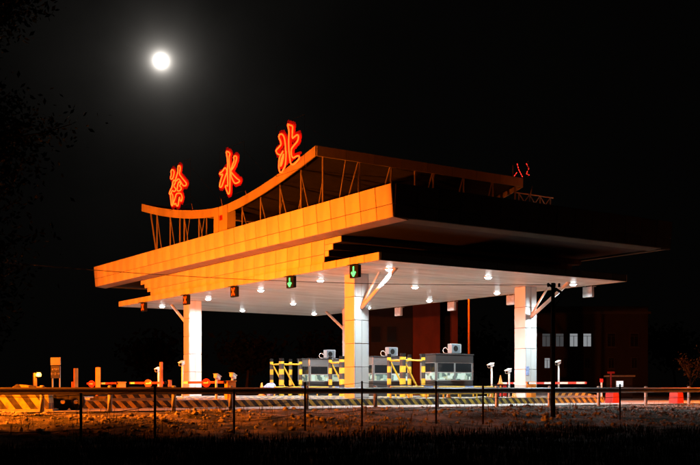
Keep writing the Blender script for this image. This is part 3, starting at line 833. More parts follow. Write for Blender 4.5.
def cage(s, r, label, wd=1.15, dp=1.3):
    t = thing('protective_cage', label, 'barrier frame', P(s, r, 0.27), TH, 'yellow and black post cages')
    H = 2.0
    for k, (x, y, rad) in enumerate(((0, wd / 2, 0.10), (0, -wd / 2, 0.15), (dp, -wd / 2, 0.10), (dp, wd / 2, 0.10))):
        p = MB().tube([(0, 0, 0), (0, 0, H)], rad, 14).build('post', M['post'], t, (x, y, 0), smooth=False)
        MB().tube([(0, 0, H), (0, 0, H + 0.18)], rad * 0.98, 14).build('cap', M['dark'], p)
    for y in (-wd / 2, wd / 2):
        MB().tube([(0, y, H - 0.16), (dp, y, H - 0.16)], 0.045, 8).build('top_bar', M['yellow'], t)
        MB().tube([(0.08, y, H - 0.2), (dp - 0.1, y, 0.05)], 0.045, 8).build('diagonal_bar', M['yellow'], t)
    MB().tube([(0, -wd / 2, H - 0.16), (0, wd / 2, H - 0.16)], 0.045, 8).build('top_bar', M['yellow'], t)
    return t
cage(20.1, 7.0, 'yellow and black striped post cage, leftmost of three')
cage(14.8, 7.7, 'yellow and black striped post cage half hidden by the middle column')
cage(9.4, 7.75, 'yellow and black striped post cage between the two right booths')

# low yellow hoop railings
def low_rail(s, r0, r1, label):
    t = thing('low_railing', label, 'railing', P(s, r0, 0.27), TH, 'low yellow railings on the islands')
    L_ = r1 - r0
    for z in (0.22, 0.50): MB().tube([(0, 0, z), (L_, 0, z)], 0.04, 8).build('rail', M['yellow'], t)
    k = max(2, int(L_ / 0.9))
    for i in range(k + 1): MB().tube([(L_ * i / k, 0, 0), (L_ * i / k, 0, 0.5)], 0.035, 8).build('post', M['yellow'], t)
    for i in range(2): box('blue_light_plate', M['blue'], t, (L_ * (0.35 + 0.4 * i), -0.05, 0.5), (0.5, 0.02, 0.09))  # pale blue plates stand for blue light falling on the rail
low_rail(3.25, 2.9, 8.7, 'low yellow pipe railing in front of the booths beside the middle column')
low_rail(8.4, 7.0, 14.0, 'low yellow pipe railing along the second island in front of the right booths')
low_rail(18.95, 6.2, 12.0, 'low yellow pipe railing on the farthest island below the leftmost cage')

# ------------------------------------------------------------------ boom barriers and cabinets
def boom(s, r, label, direction, length, armm, disc=None, cab=True, h=0.95, cabm='orange_box'):
    t = thing('boom_barrier', label, 'boom barrier', P(s, r, 0.0), TH, 'boom barriers')
    zb = 0.27
    if cab:
        c = box('cabinet', M[cabm], t, (0, 0, zb + 0.35), (0.34, 0.34, 0.7), 0.02)
        box('cabinet_lid', M[cabm], c, (0, 0, 0.375), (0.38, 0.38, 0.05), 0.01)
    else:
        box('post', M['rust'], t, (0, 0, zb + 0.4), (0.14, 0.14, 0.8), 0.01)
    arm = MB().box((0, length / 2, 0), (0.05, length, 0.09)).build('arm', M[armm], t, (-0.22, 0.1 * direction, h), rotz=0 if direction > 0 else math.pi)
    MB().tube([(-0.1, 0, 0), (0.15, 0, 0)], 0.07, 10).build('hub', M['dark'], t, (-0.12, 0.05 * direction, h))
    if disc is not None:
        sx = -1 if direction > 0 else 1
        d = MB().lathe([(0.0, -0.01), (0.175, -0.01), (0.175, 0.01), (0.0, 0.01)], 24, (0, 0, 0), Matrix.Rotation(math.pi / 2, 3, 'Y')).build('stop_disc', M['red'], t, (-0.28, direction * disc, h - 0.02), rotz=math.radians(48))
        box('white_bar', M['white_paint'], d, (-0.016, 0, 0), (0.008, 0.22, 0.05))
    return t
boom(4.1, -4.3, 'boom barrier with bright orange cabinet and red disc left of middle column', 1, 3.7, 'boom_red', 1.55)
boom(9.4, -4.5, 'boom barrier with red stop disc beside the tall rusty post', 1, 3.9, 'boom_red', 1.7, False)
boom(14.8, -4.6, 'boom barrier with red stop disc, farthest left, by the roadside sign', 1, 4.0, 'boom_red', 3.3)
boom(3.45, 11.3, 'boom barrier with orange cabinet in front of the right column and white arm', -1, 3.6, 'boom', None)
boom(9.0, 14.6, 'boom barrier with white arm beside the right toll booth', -1, 2.2, 'boom', None, True, 0.98, 'red')

# made-up red boom standing in for the red light trail, far right
t = thing('boom_barrier', 'made-up red boom arm in place of a red light trail at the far right edge before the bare tree', 'boom barrier', (16.4, 52.0, 0), 0.0, 'boom barriers')
box('cabinet', M['red'], t, (3.6, 0, 0.45), (0.4, 0.4, 0.9), 0.02)
box('arm', M['red'], t, (1.6, -0.22, 0.70), (4.2, 0.05, 0.10))
t['label'] = 'made-up red boom arm in place of a red light trail at the far right edge below the bare tree'

def camera_pole(s, r, h, label, yaw=0.0, zb=0.27):
    t = thing('camera_pole', label, 'security camera', P(s, r, 0), TH + yaw, 'white lane cameras on poles')
    MB().tube([(0, 0, zb), (0, 0, h)], 0.045, 10).build('pole', M['white_paint'], t, smooth=True)
    box('base_plate', M['steel'], t, (0, 0, zb + 0.015), (0.24, 0.24, 0.03))
    c = box('camera_housing', M['white_paint'], t, (-0.12, 0, h + 0.09), (0.52, 0.15, 0.15), 0.02, rot=(0, -0.18, 0))
    box('sun_shield', M['white_paint'], c, (-0.03, 0, 0.09), (0.60, 0.19, 0.02))
    box('lens', M['dark'], c, (-0.262, 0, 0), (0.01, 0.11, 0.11))
    MB().tube([(-0.0, 0, h), (-0.05, 0, h + 0.03)], 0.03, 8).build('bracket', M['steel'], t)
camera_pole(14.8, -2.7, 1.52, 'white lane camera on pole left of the rusty post', 0.9)
camera_pole(9.4, -3.9, 1.70, 'white lane camera on pole touching the left white column', 0.9)
camera_pole(4.1, -4.9, 1.05, 'small white lane camera, left of the pair by the orange cabinet', -2.3)
camera_pole(4.5, -4.0, 1.10, 'white lane camera, right of the pair by the orange cabinet', -2.3)
camera_pole(4.1, 9.4, 1.68, 'white lane camera on pole between right booth and right column', 0.5)
camera_pole(4.1, 10.5, 1.42, 'low white lane camera on pole tight against the right column', 0.5)
camera_pole(4.1, 13.8, 1.86, 'white lane camera on pole right of the dark utility pole', 0.5)

# cones, cabinets and odd bits on the islands
def cone(loc, label, h=0.5):
    t = thing('traffic_cone', label, 'traffic cone', loc, 0, 'traffic cones')
    MB().lathe([(h * 0.28, 0.03), (h * 0.24, 0.04), (h * 0.05, h), (h * 0.035, h)], 16).build('cone', M['orange_box'], t, smooth=True)
    box('foot', M['orange_box'], t, (0, 0, 0.015), (h * 0.62, h * 0.62, 0.03))
    MB().lathe([(h * 0.178, h * 0.36), (h * 0.128, h * 0.6)], 16).build('white_band', M['white_paint'], t)
t = thing('equipment_table', 'small dark metal table carrying an orange cone by the right column', 'table', P(4.1, 9.95, 0.275), TH)
box('table_top', M['dark'], t, (0, 0, 0.60), (0.62, 0.45, 0.04))
for a in (-0.26, 0.26):
    for b in (-0.18, 0.18): box('leg', M['dark'], t, (a, b, 0.29), (0.04, 0.04, 0.58))
cone(P(4.1, 9.95, 0.897), 'orange cone standing on the small dark table', 0.42)
cone(P(3.5, 10.25, 0.275), 'orange cone on the island just left of the right column', 0.45)
cone(P(3.4, 8.75, 0.275), 'orange cone at the foot of the right booth by the railing end', 0.4)
cone(P(3.4, 6.2, 0.275), 'orange cone behind the low yellow railing below the middle cage', 0.4)
cone(P(19.9, 5.9, 0.275), 'red-orange cone at the foot of the leftmost cage', 0.75)
t = thing('cloth_bundle', 'crumpled pale blue and white cloth bundle by the leftmost cage', 'bundle', P(19.4, 6.2, 0.275), TH)
q = MB(); n1, n2 = 14, 8
for j in range(n2 + 1):
    for i in range(n1):
        a = 2 * math.pi * i / n1; ph = math.pi * (j / n2) * 0.96 + 0.05
        rr = 0.36 * (1 + 0.35 * vn(3 * math.cos(a) + 9, 3 * math.sin(a) + 2 * j))
        q.v.append((rr * math.sin(ph) * math.cos(a), rr * 1.2 * math.sin(ph) * math.sin(a), 0.36 + rr * math.cos(ph)))
for j in range(n2):
    for i in range(n1):
        l = (i + 1) % n1; q.f.append((j * n1 + i, j * n1 + l, j * n1 + n1 + l, j * n1 + n1 + i))
q.build('cloth', M['blue'], t); q = MB().tube([(0.2 * math.cos(a / 10 * 6.283), 0.25 * math.sin(a / 10 * 6.283), 0.62) for a in range(10)], 0.03, 5, True); q.build('tie', M['white_paint'], t)

# rusty posts
def steel_post(x, y, h, w, label, m_='orange_box'):
    t = thing('marker_post', label, 'post', (x, y, 0), TH, 'upright posts beside the lanes')
    box('shaft', M[m_], t, (0, 0, h / 2), (w, w * 0.8, h), 0.015)
    box('foot_plate', M['steel'], t, (0, 0, 0.02), (w * 1.8, w * 1.8, 0.04))
    return t
p = P(14.8, -5.75); steel_post(p.x, p.y, 1.70, 0.20, 'orange upright post left of the boom cabinets')
p = P(20.1, -5.0); t = steel_post(p.x, p.y, 1.75, 0.20, 'orange upright post just right of the roadside sign')
box('side_box', M['orange_box'], t, (-0.05, 0.22, 0.75), (0.18, 0.16, 0.6), 0.01)
p = P(9.4, -4.9); steel_post(p.x, p.y, 1.85, 0.13, 'thin dark rusty post between two white lane cameras', 'rust')
t = steel_post(-14.0, 45.0, 1.40, 0.16, 'orange post carrying the small lit amber lamp', 'orange_box')
t = thing('warning_lamp', 'small glowing amber lamp at the top of a post, far left', 'lamp', (-13.78, 44.85, 1.22), 0)
MB().lathe([(0.0, 0), (0.10, 0.01), (0.12, 0.09), (0.08, 0.18), (0.0, 0.20)], 14).build('bulb', M['warn_lamp'], t, smooth=True)
MB().tube([(0, 0, 0), (-0.16, 0.08, -0.03)], 0.025, 6).build('bracket', M['dark'], t)
MB().lathe([(0.13, 0.19), (0.14, 0.21), (0.03, 0.27)], 14).build('cap', M['dark'], t)
light('warning_glow', 'POINT', 25, (1.0, 0.42, 0.05), t, (0.0, -0.25, 0.1), radius=0.08)

# roadside notice board
t = thing('notice_board', 'two-legged roadside sign, orange panel above dark panel with pale lettering', 'sign', (-14.5, 50.0, 0), -0.5)
for a in (-0.24, 0.24): box('leg', M['cream'], t, (a, 0, 0.9), (0.06, 0.05, 1.8))
box('upper_panel', M['cream'], t, (0, -0.045, 2.04), (0.66, 0.03, 0.38), 0.005)
lp = box('lower_panel', M['navy'], t, (0, -0.045, 1.51), (0.60, 0.03, 0.62), 0.005)
rnd = random.Random(3)
for row, n_, zz in ((0, 4, 0.14), (1, 5, -0.09)):
    for k in range(n_):
        cx = (k - (n_ - 1) / 2) * 0.125
        q = MB()
        for j in range(5):
            if rnd.random() < 0.5: q.box((cx + rnd.uniform(-0.01, 0.01), 0, zz + rnd.uniform(-0.05, 0.05)), (0.085, 0.006, 0.016))
            else: q.box((cx + rnd.uniform(-0.035, 0.035), 0, zz + rnd.uniform(-0.02, 0.02)), (0.014, 0.005, 0.10))
        if row == 1 and k in (1, 3):
            q = MB().box((cx, 0, zz), (0.07, 0.006, 0.016))
        q.build('lettering', M['white_paint'], lp, (0, -0.02, 0))

# old tyres
ty = MB()
prof = []
for i in range(12):
    for k in range(8):
        a = 2 * math.pi * i / 12; b = 2 * math.pi * k / 8
        ty.v.append(((0.19 + 0.12 * math.cos(b)) * math.cos(a), 0.11 * math.sin(b), (0.19 + 0.12 * math.cos(b)) * math.sin(a)))
for i in range(12):
    for k in range(8):
        ty.f.append((i * 8 + k, i * 8 + (k + 1) % 8, ((i + 1) % 12) * 8 + (k + 1) % 8, ((i + 1) % 12) * 8 + k))
tym = ty.mesh('tyre', M['black'], True)
lab = ('old black tyre nearest the striped block, first of three', 'middle one of three old black tyres behind the guardrail', 'old black tyre nearest the guardrail post, last of three')
for k in range(3):
    o = link('tyre', tym, None, (-9.85 + 0.42 * k, 33.2 + 0.05 * k, 0.27), rot=(-0.15, 0, 0.08 * k)); tag(o, lab[k], 'tyre', 'old tyres')

# ------------------------------------------------------------------ guardrail along the plaza edge
gr_r = [-17.6, -15.5, -13.4, -11.3, -9.17, -7.13, -4.17, -1.23, 1.66, 4.69, 7.6, 10.55, 13.6, 16.6, 19.6]
GS = -1.55
t = thing('guardrail', 'long dark steel w-beam guardrail on posts across the foreground', 'guardrail', P(GS, 0, 0), TH)
prof = [(0.0, -0.16), (-0.035, -0.135), (-0.08, -0.10), (-0.08, -0.06), (-0.02, -0.02), (-0.02, 0.02), (-0.08, 0.06), (-0.08, 0.10), (-0.035, 0.135), (0.0, 0.16)]
for a, b in zip(gr_r, gr_r[1:]):
    q = MB(); n_ = len(prof)
    ends = (a - 0.06, b + 0.06)
    for x in ends:
        q.v += [(x, y, 0.63 + z * 0.70) for y, z in prof] + [(x, y + 0.012, 0.63 + z * 0.70) for y, z in reversed(prof)]
    m2 = 2 * n_
    for i in range(m2): q.f.append((i, (i + 1) % m2, m2 + (i + 1) % m2, m2 + i))
    q.build('beam', M['rail'], t, (0, 0.004 * (gr_r.index(a) % 2), 0))
postm = MB(); postm.tube([(0, 0, -0.2), (0, 0, 0.78)], 0.07, 12); pm = postm.mesh('post', M['steel'])
for r in gr_r:
    x_, y_ = P(GS, r).x, P(GS, r).y
    p_ = link('post', pm, t, (r, 0.13, 0.0))
    box('spacer', M['steel'], t, (r, 0.035, 0.62), (0.13, 0.07, 0.2))
    MB().lathe([(0.072, 0.78), (0.05, 0.80), (0.0, 0.805)], 12).build('cap', M['steel'], p_)

# red and grey barrier boxes beside the plaza at the right
def barrier_box(x, y, label, m_='red'):
    t = thing('barrier_box', label, 'traffic barrier', (x, y, 0), TH, 'red barrier boxes')
    q = MB(); q.prism([(-0.24, 0), (0.24, 0), (0.19, 0.50), (-0.19, 0.50)], -0.24, 0.24, 'xz'); q.build('body', M[m_], t)
    box('lid', M[m_], t, (0, 0, 0.52), (0.32, 0.42, 0.05), 0.01)
p = P(2.2, 15.5); barrier_box(p.x, p.y, 'red plastic barrier box at the end of the striped kerb')
p = P(-0.4, 17.0); barrier_box(p.x, p.y, 'red plastic barrier box farther right beside the guardrail')

# ------------------------------------------------------------------ wire fence in front
t = thing('wire_fence', 'thin dark fence posts with slack wires along the foreground bank', 'fence', (0, 0, 0))
fpts = []
for x, y0, top in ((-40, 19, 392), (81, 20.0, 393), (155, 21.2, 386), (234, 22.6, 389), (305, 24.0, 382), (362, 25.2, 381), (436, 26.8, 381), (483, 27.9, 383), (620, 31, 384), (720, 34, 384)):
    X = (x - 350) / 1013.0 * y0
    fpts.append(Vector((X, y0, CAM_H + (388 - top) / 1013.0 * y0)))
for p in fpts:
    gz = ground_z(p.x, p.y)
    MB().tube([(0, 0, gz - p.z - 0.2), (0, 0, 0)], 0.028, 6).build('post', M['dark'], t, p)
for lev in (0.04, 0.40, 0.72):
    q = MB()
    pts = []
    for a, b in zip(fpts, fpts[1:]):
        for i in range(4):
            f_ = i / 4; c = a.lerp(b, f_); c.z -= lev + 0.05 * math.sin(math.pi * f_) ; pts.append(c)
    q.tube(pts, 0.006, 4).build('wire', M['dark'], t)

# utility pole and overhead cable
px, py = (553 - 350) / 1013.0 * 31, 31.0
gz = ground_z(px, py)
t = thing('utility_pole', 'slim dark utility pole standing in front of the right column', 'utility pole', (px, py, gz))
top = CAM_H + (388 - 283) / 1013.0 * 31 - gz
MB().tube([(0, 0, -0.3), (0, 0, top)], [0.072, 0.055], 10).build('pole', M['dark'], t, smooth=True)
box('cross_arm', M['dark'], t, (0.05, 0, top - 0.16), (0.5, 0.06, 0.06), rot=(0, 0.5, 0.25))
for dx in (-0.15, 0.05, 0.2): MB().lathe([(0.03, 0), (0.045, 0.03), (0.03, 0.06), (0.045, 0.09), (0.015, 0.12)], 8, (dx, dx * 0.25, top - 0.12)).build('insulator', M['dark'], t)
q = MB(); q.tube([(0.1, 0.0, top - 0.15), (0.3, 0.05, top - 0.32), (0.2, 0.02, top - 0.5), (0.06, 0, top - 0.7)], 0.018, 5); q.build('jumper_wire', M['dark'], t)
cab = MB(); pts = []
A = Vector((px, py, gz + top - 0.05)); B = Vector((-14.0, 33.0, 5.1))
for i in range(41):
    f_ = i / 40; c = A.lerp(B, f_); c.z -= 0.62 * 4 * f_ * (1 - f_) * 0.5; pts.append(c)
o = cab.tube(pts, 0.010, 5).build('overhead_cable', M['black']); tag(o, 'thin black overhead cable sagging left from the utility pole', 'cable')

# ------------------------------------------------------------------ buildings behind
def building(name, label, x0, x1, y, h, m_, depth=10):
    t = thing(name, label, 'building', ((x0 + x1) / 2, y, 0))
    box('wall', M[m_], t, (0, depth / 2, h / 2), (x1 - x0, depth, h))
    rf = box('roof', M['office_trim'], t, (0, depth / 2, h + 0.12), (x1 - x0 + 0.5, depth + 0.5, 0.24))
    box('parapet', M[m_], rf, (0, -depth / 2 + 0.1, 0.4), (x1 - x0, 0.2, 0.55))
    return t
Yb = 105.0
def bx_(x): return (x - 350) / 1013.0 * Yb
t = building('office_building', 'dim office building behind the right column with four lit upper windows', bx_(532), bx_(648), Yb, 8.4, 'wall_brown')
cx = (bx_(532) + bx_(648)) / 2
for (yc, wpx, hpx) in ((340, 7.5, 13), (363, 5, 10)):
    for x in (546, 559.5, 573.5, 587, 611, 634) if yc == 340 else (547, 566, 587, 611, 634):
        lit = (x in (573.5, 587) and yc == 340) or (x == 547 and yc == 363)
        half = (x in (546, 559.5) and yc == 340)
        w_, h_ = wpx / 1013 * Yb, hpx / 1013 * Yb
        f_ = box('window', M['office_trim'], t, (bx_(x) - cx, -0.03, CAM_H + (388 - yc) / 1013 * Yb), (w_ + 0.16, 0.14, h_ + 0.16))
        m_ = M['room_warm'] if lit else (M['room_dim'] if half and 'room_dim' in M else M['glass_dark'])
        if half:
            M['room_dim'] = M.get('room_dim') or glow('dim_room', (0.9, 0.95, 1.0), 0.05, (0.02, 0.02, 0.02)); m_ = M['room_dim']
        pw = w_ / 2 - 0.03
        for sx in (-1, 1):
            box('pane', m_, f_, (sx * (pw / 2 + 0.03), -0.075, -0.1 * h_), (pw, 0.02, h_ * 0.78))
        box('pane', m_, f_, (0, -0.075, h_ * 0.40), (w_, 0.02, h_ * 0.16))
        box('sill', M['office_trim'], f_, (0, -0.14, -h_ / 2 - 0.12), (w_ + 0.3, 0.24, 0.08))

Yr = 88.0
def rx(x): return (x - 350) / 1013.0 * Yr
t = thing('red_building', 'tall dark red rendered building behind the right toll booths', 'building', (rx(400), Yr, 0))
def seg(name, xa, xb, h, m_, dy=0.0, d=8): box(name, M[m_], t, ((rx(xa) + rx(xb)) / 2 - rx(400), d / 2 + dy, h / 2), (rx(xb) - rx(xa), d, h))
seg('wall', 345, 413, 8.6, 'wall_brown', 0.35)
seg('wall', 413, 440, 8.6, 'wall_red', 0.0)
seg('recess', 440, 451.5, 8.2, 'dark', 1.2)
seg('pier', 451.5, 457.5, 8.8, 'wall_red', -0.2)
for k in range(4): box('balcony_bar', M['dark'], t, (rx(446) - rx(400), 0.9, 2.3 + 1.4 * k), (rx(451) - rx(440.5), 0.1, 0.12))
box('roof', M['concrete'], t, (0, 4.2, 8.95), (rx(462) - rx(340), 9.2, 0.3))
for x in (360, 376, 392):
    for z in (2.2, 5.4):
        f_ = box('window', M['wall_brown'], t, (rx(x) - rx(400), 0.30, z), (0.95, 0.12, 1.5)); box('pane', M['glass_dark'], f_, (0, -0.07, 0), (0.8, 0.02, 1.34))

# small gatehouse lights at the right
Yk = 70.0
kx = (619.5 - 350) / 1013 * Yk
t = thing('gate_kiosk', 'small dark kiosk with one bright white lit window, right background', 'kiosk', (kx, Yk, 0))
box('wall', M['wall_brown'], t, (0.15, 0.6, 0.75), (1.5, 1.2, 1.5)); box('roof', M['concrete'], t, (0.15, 0.6, 1.55), (1.8, 1.5, 0.1))
f_ = box('window', M['steel'], t, (0, -0.03, CAM_H + 4.2 / 1013 * Yk), (0.54, 0.08, 0.46)); box('pane', M['screen'], f_, (0, -0.045, 0), (0.46, 0.02, 0.38))
for x, y_, top_, lab_, m_ in ((611, 62.0, 373, 'thin red T-topped post left of the lit kiosk', 'red'), (601.5, 56.0, 381, 'short red and white marker post behind the guardrail', 'boom')):
    X = (x - 350) / 1013 * y_; h_ = CAM_H + (388 - top_) / 1013 * y_
    t = thing('sign_post', lab_, 'post', (X, y_, 0), 0, 'posts in the right background')
    MB().tube([(0, 0, 0), (0, 0, h_)], 0.05, 8).build('pole', M['red' if m_ == 'red' else 'white_paint'], t)
    box('head', M['red'], t, (0, 0, h_ + 0.03), (0.42 if m_ == 'red' else 0.16, 0.12, 0.12 if m_ == 'red' else 0.2))

# ------------------------------------------------------------------ street lamps
def street_lamp(loc, aim, h, energy, label, size=150, blend=0.5, out=1.2, color=SODIUM, pole='steel'):
    loc = Vector(loc); aim = Vector(aim)
    d = Vector((aim.x - loc.x, aim.y - loc.y, 0)).normalized()
    t = thing('street_lamp', label, 'street lamp', loc, math.atan2(d.y, d.x), 'sodium street lamps')
    MB().tube([(0, 0, 0), (0, 0, h * 0.6), (0, 0, h - 0.4), (0.25, 0, h - 0.1), (out, 0, h + 0.05)], [0.11, 0.085, 0.07, 0.06, 0.05], 10).build('pole', M[pole], t, smooth=True)
    box('base', M['concrete'], t, (0, 0, 0.1), (0.45, 0.45, 0.2))
    hd = MB(); hd.prism([(out - 0.2, h), (out + 0.7, h + 0.06), (out + 0.65, h + 0.22), (out + 0.2, h + 0.26), (out - 0.15, h + 0.16)], -0.16, 0.16, 'xz'); hd.build('lamp_head', M['steel'], t)
    box('lamp_lens', M['lamp_sodium'], t, (out + 0.25, 0, h + 0.01), (0.5, 0.22, 0.03), rot=(0, -0.066, 0))
    a = Vector((math.hypot(aim.x - loc.x, aim.y - loc.y) - out - 0.25, 0, aim.z - h))
    light('lamp_light', 'SPOT', energy, color, t, (out + 0.25, 0, h - 0.1), a, size, blend, 0.15)
    return t
street_lamp(P(7.0, -15.0), P(10.0, 0, 6.5), 3.8, 36000, 'low sodium lamp left of the photo, facing the canopy front', 96, 0.12)
street_lamp(P(-2.2, -23.5), P(-2.8, -17.0, 0), 6.0, 42000, 'sodium street lamp left of the photo, over the guardrail', 86, 0.75)
street_lamp(P(-1.7, -25.5), P(6.2, 4.5, 10.8), 7.0, 5500, 'added sodium floodlight left of the photo, aimed up at the roof', 32, 0.5)  # extra floodlight added to brighten the roof's gable band
street_lamp(P(23.0, -15.5), P(23.0, 0, 6.5), 4.5, 12500, 'sodium street lamp farther left, facing the left half of canopy', 140, 0.4)
lx = (469 - 350) / 1013 * 76
street_lamp((lx, 76, 0), (lx - 1.2, 75.2, 0), 8.4, 1100, 'street lamp pole painted orange as if lit by its lamp, behind the right toll booth', 165, 0.3, 0.8, SODIUM, 'orange_box')  # sodium light on the pole is put into its orange colour
street_lamp((25, 50, 0), (22.5, 50, 0), 6.0, 20000, 'sodium street lamp right of the photo over the exit road', 124, 0.25)

# ------------------------------------------------------------------ moon
mo = MB(); rad = 3500 * (7.3 / 1013.0); n1, n2 = 32, 16
for j in range(n2 + 1):
    for i in range(n1):
        a, b = 2 * math.pi * i / n1, math.pi * j / n2
        mo.v.append((rad * math.sin(b) * math.cos(a), rad * math.sin(b) * math.sin(a), rad * math.cos(b)))
for j in range(n2):
    for i in range(n1):
        l = (i + 1) % n1; mo.f.append((j * n1 + i, j * n1 + l, j * n1 + n1 + l, j * n1 + n1 + i))
md = Vector((-189.0, 1013.0, 327.0)) / 1013.0 * 3500
M['moon'] = glow('moon_surface', (1.0, 0.98, 0.94), 2.2)
o = mo.build('moon', M['moon'], None, md + Vector((0, 0, CAM_H)), smooth=True); tag(o, 'bright full moon in the black sky above the roof', 'moon')

# ------------------------------------------------------------------ trees
def limb_tree(base, h, rad, seed, spread, levels, trunk_frac=0.4, lean_=(0, 0), low=0.55, nb=5):
    """tapered trunk with limbs; returns the mesh builder and the twig ends"""
    rn = random.Random(seed); q = MB(); tips = []
    def grow(p, d, length, r, lev):
        pts = [p]; rs = [r]; k = 4
        for i in range(k):
            d = (d + Vector((rn.uniform(-1, 1), rn.uniform(-1, 1), rn.uniform(-0.4, 0.7))) * 0.14).normalized()
            p = p + d * length / k; pts.append(p); rs.append(r * (1 - 0.45 * (i + 1) / k))
            if lev > 0 and lev < levels: tips.append(p)
        q.tube(pts, rs, 7 if lev < 2 else 5)
        if lev >= levels: tips.append(p); return
        for b in range(3 if lev else nb):
            a = rn.uniform(0, 6.283); f_ = rn.uniform(0.5, 1.0) if lev else rn.uniform(low, 1.0)
            bp = pts[0].lerp(pts[-1], f_) if b else p
            nd = (d * rn.uniform(0.45, 0.9) + Vector((math.cos(a), math.sin(a), rn.uniform(0.0, 0.5))) * spread).normalized()
            grow(bp, nd, length * (rn.uniform(0.55, 0.8) if lev or nb < 9 else rn.uniform(0.15, 0.23)), r * (0.5 if lev or nb < 9 else 0.3), lev + 1)
    grow(Vector((0, 0, -0.1)), Vector((lean_[0], lean_[1], 1)).normalized(), h * trunk_frac, rad, 0)
    return q, tips
def leaves(tips, per, size, rad, seed, sag=0.0):
    rn = random.Random(seed); q = MB()
    for tpt in tips:
        for _ in range(per):
            c = tpt + Vector((rn.gauss(0, rad), rn.gauss(0, rad), rn.gauss(0, rad * 0.8)))
            s_ = size * rn.uniform(0.6, 1.3)
            a = Vector((rn.uniform(-1, 1), rn.uniform(-1, 1), rn.uniform(-1, 0.4))).normalized(); b = a.cross(Vector((rn.uniform(-1, 1), rn.uniform(-1, 1), rn.uniform(-1, 1)))).normalized()
            q.add([c - a * s_, c + b * s_ * 0.45, c + a * s_, c - b * s_ * 0.45], [(0, 1, 2, 3)])
    return q
def leafy_tree(x, y, h, rad, seed, label, per, size, lr, m_='leaf', levels=3, spread=0.9, group='leafy trees', **kw):
    gz = ground_z(x, y)
    t = thing('leafy_tree', label, 'tree', (x, y, gz), 0, group)
    q, tips = limb_tree(None, h, rad, seed, spread, levels, **kw)
    q.build('trunk', M['bark'], t, smooth=True)
    me = leaves(tips, per, size, lr, seed + 1)
    me2 = bpy.data.meshes.new('crown'); me2.from_pydata(me.v, [], me.f); me2.materials.append(M[m_]); link('crown', me2, t)
    return t
leafy_tree(-9.0, 21.0, 13.5, 0.24, 23, 'tall dark leafy tree at the left edge of the photo', 34, 0.075, 0.32, 'leaf', 3, 0.95, 'leafy trees', trunk_frac=0.62, low=0.10, nb=36)
for k, (x, y, h, lab_) in enumerate(((-24, 125, 9, 'far dark tree seen under the canopy just right of the left column'), (-12, 118, 8, 'far dark tree seen under the canopy midway between left and middle columns'),
                                   (-3, 130, 9, 'far dark tree seen under the canopy just left of the middle column'), (17, 120, 9, 'far dark tree seen just left of the right column'),
                                   (45, 140, 12, 'far dark tree at the right beyond the lit kiosk'), (-48, 130, 10, 'far dark tree left of the left column'))):
    leafy_tree(x, y, h, 0.22, 40 + k, lab_, 9, 0.45, 0.9, 'leaf_far', 3, 0.9, 'far dark trees')
# bare tree at the right
bxr = (690 - 350) / 1013 * 68
t = thing('bare_tree', 'small bare-branched tree at the far right edge', 'tree', (bxr, 68, 0), 0)
q, tips = limb_tree(None, 3.6, 0.10, 5, 0.55, 3, 0.42)
q.build('trunk', M['bark'], t, smooth=True)
lv = leaves(tips, 3, 0.10, 0.15, 9); me2 = bpy.data.meshes.new('crown'); me2.from_pydata(lv.v, [], lv.f); me2.materials.append(M['weed']); link('crown', me2, t)

# ------------------------------------------------------------------ rubble, grass, weeds
rn = random.Random(11)
ico = [(0, 0, 1), (0.89, 0, 0.45), (0.28, 0.85, 0.45), (-0.72, 0.53, 0.45), (-0.72, -0.53, 0.45), (0.28, -0.85, 0.45),
       (0.72, 0.53, -0.45), (-0.28, 0.85, -0.45), (-0.89, 0, -0.45), (-0.28, -0.85, -0.45), (0.72, -0.53, -0.45), (0, 0, -1)]
icf = [(0, 1, 2), (0, 2, 3), (0, 3, 4), (0, 4, 5), (0, 5, 1), (1, 6, 2), (2, 7, 3), (3, 8, 4), (4, 9, 5), (5, 10, 1),
       (6, 7, 2), (7, 8, 3), (8, 9, 4), (9, 10, 5), (10, 6, 1), (11, 7, 6), (11, 8, 7), (11, 9, 8), (11, 10, 9), (11, 6, 10)]
st = MB()
for _ in range(26000):
    s = rn.uniform(-12.5, -2.0); r = rn.uniform(-26, 26)
    if vn(r, s, 0.35) + rn.uniform(-0.6, 0.6) < 0.12 - 0.7 * smooth(-4, 4, r): continue
    p = P(s, r); size = min(0.09, 0.011 * math.exp(abs(rn.gauss(0, 0.8))))
    p.z = ground_z(p.x, p.y) + size * 0.3
    sc3 = [size * rn.uniform(0.6, 1.4) for _ in range(3)]; m3 = Matrix.Rotation(rn.uniform(0, 6.3), 3, 'Z')
    st.add([p + m3 @ Vector((x * sc3[0] * rn.uniform(0.75, 1.25), y * sc3[1], z * sc3[2] * 0.75)) for x, y, z in ico], icf)
me = bpy.data.meshes.new('rubble'); me.from_pydata(st.v, [], st.f); me.materials.append(M['stone'])
o = link('rubble', me); tag(o, 'loose stones and rubble scattered over the verge', 'rubble', kind='stuff')
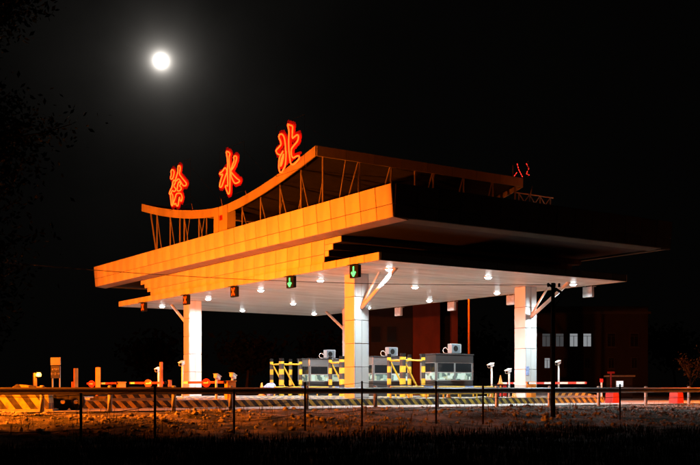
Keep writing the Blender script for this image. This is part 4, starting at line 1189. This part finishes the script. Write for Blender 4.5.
def blades(count, region, hmin, hmax, wid, seed, dens=None, clump=1):
    rn = random.Random(seed); q = MB()
    for _ in range(count):
        cx, cy = region(rn)
        if dens and rn.random() > dens(cx, cy): continue
        for _c in range(clump):
            x, y = cx + rn.gauss(0, 0.07 if clump > 1 else 0), cy + rn.gauss(0, 0.07 if clump > 1 else 0)
            z = ground_z(x, y); h = rn.uniform(hmin, hmax); a = rn.uniform(0, 6.283); l = rn.uniform(0.1, 0.6) * h
            dx, dy = math.cos(a), math.sin(a); w = wid * rn.uniform(0.6, 1.3)
            q.add([(x - dy * w, y + dx * w, z - 0.02), (x + dy * w, y - dx * w, z - 0.02), (x + dx * l * 0.4 + dy * w * 0.6, y + dy * l * 0.4 - dx * w * 0.6, z + h * 0.6),
                   (x + dx * l, y + dy * l, z + h), (x + dx * l * 0.4 - dy * w * 0.6, y + dy * l * 0.4 + dx * w * 0.6, z + h * 0.6)], [(0, 1, 2, 4), (4, 2, 3)])
    return q
def reg_grass(rn):
    y = 6 + 21 * rn.random() ** 0.8; x = rn.uniform(-0.42, 0.42) * y; return x, y
def dens_grass(x, y):
    s, r = to_sr(x, y); return smooth(-11.0 + 2.5 * smooth(-8, 2, r), -14.0 + 2.5 * smooth(-8, 2, r), s + 1.4 * vn(x, y, 0.4)) * (0.35 + 0.9 * max(0, 0.5 + vn(x, y, 0.9)))
q = blades(30000, reg_grass, 0.05, 0.24, 0.009, 5, dens_grass, 2)
me = bpy.data.meshes.new('grass'); me.from_pydata(q.v, [], q.f); me.materials.append(M['grass'])
o = link('grass', me); tag(o, 'rough dark grass covering the foreground bank', 'grass', kind='stuff')
def reg_weed(rn):
    p = P(rn.uniform(-12, -2.2), rn.uniform(-22, 22)); return p.x, p.y
q = blades(700, reg_weed, 0.08, 0.5, 0.007, 6, lambda x, y: 0.25 + 0.7 * max(0, vn(x, y, 0.5)), 5)
me = bpy.data.meshes.new('weeds'); me.from_pydata(q.v, [], q.f); me.materials.append(M['weed'])
o = link('weeds', me); tag(o, 'sparse dead weeds sprouting between the stones', 'weeds', kind='stuff')
# white bag by the utility pole
bp_ = Vector(((545 - 350) / 1013 * 29.6, 29.6, 0)); bp_.z = ground_z(bp_.x, bp_.y)
q = MB(); n1, n2 = 12, 7
for j in range(n2 + 1):
    for i in range(n1):
        a = 2 * math.pi * i / n1; ph = math.pi * j / n2
        rr = 0.105 * (1 + 0.5 * vn(2.5 * math.cos(a) + 4, 2.5 * math.sin(a) + j))
        q.v.append((rr * 1.2 * math.sin(ph) * math.cos(a), rr * math.sin(ph) * math.sin(a), 0.07 + rr * 0.85 * math.cos(ph)))
for j in range(n2):
    for i in range(n1):
        l = (i + 1) % n1; q.f.append((j * n1 + i, j * n1 + l, j * n1 + n1 + l, j * n1 + n1 + i))
o = q.build('plastic_bag', M['bag'], None, bp_); tag(o, 'crumpled white plastic bag on the ground beside the utility pole', 'bag')
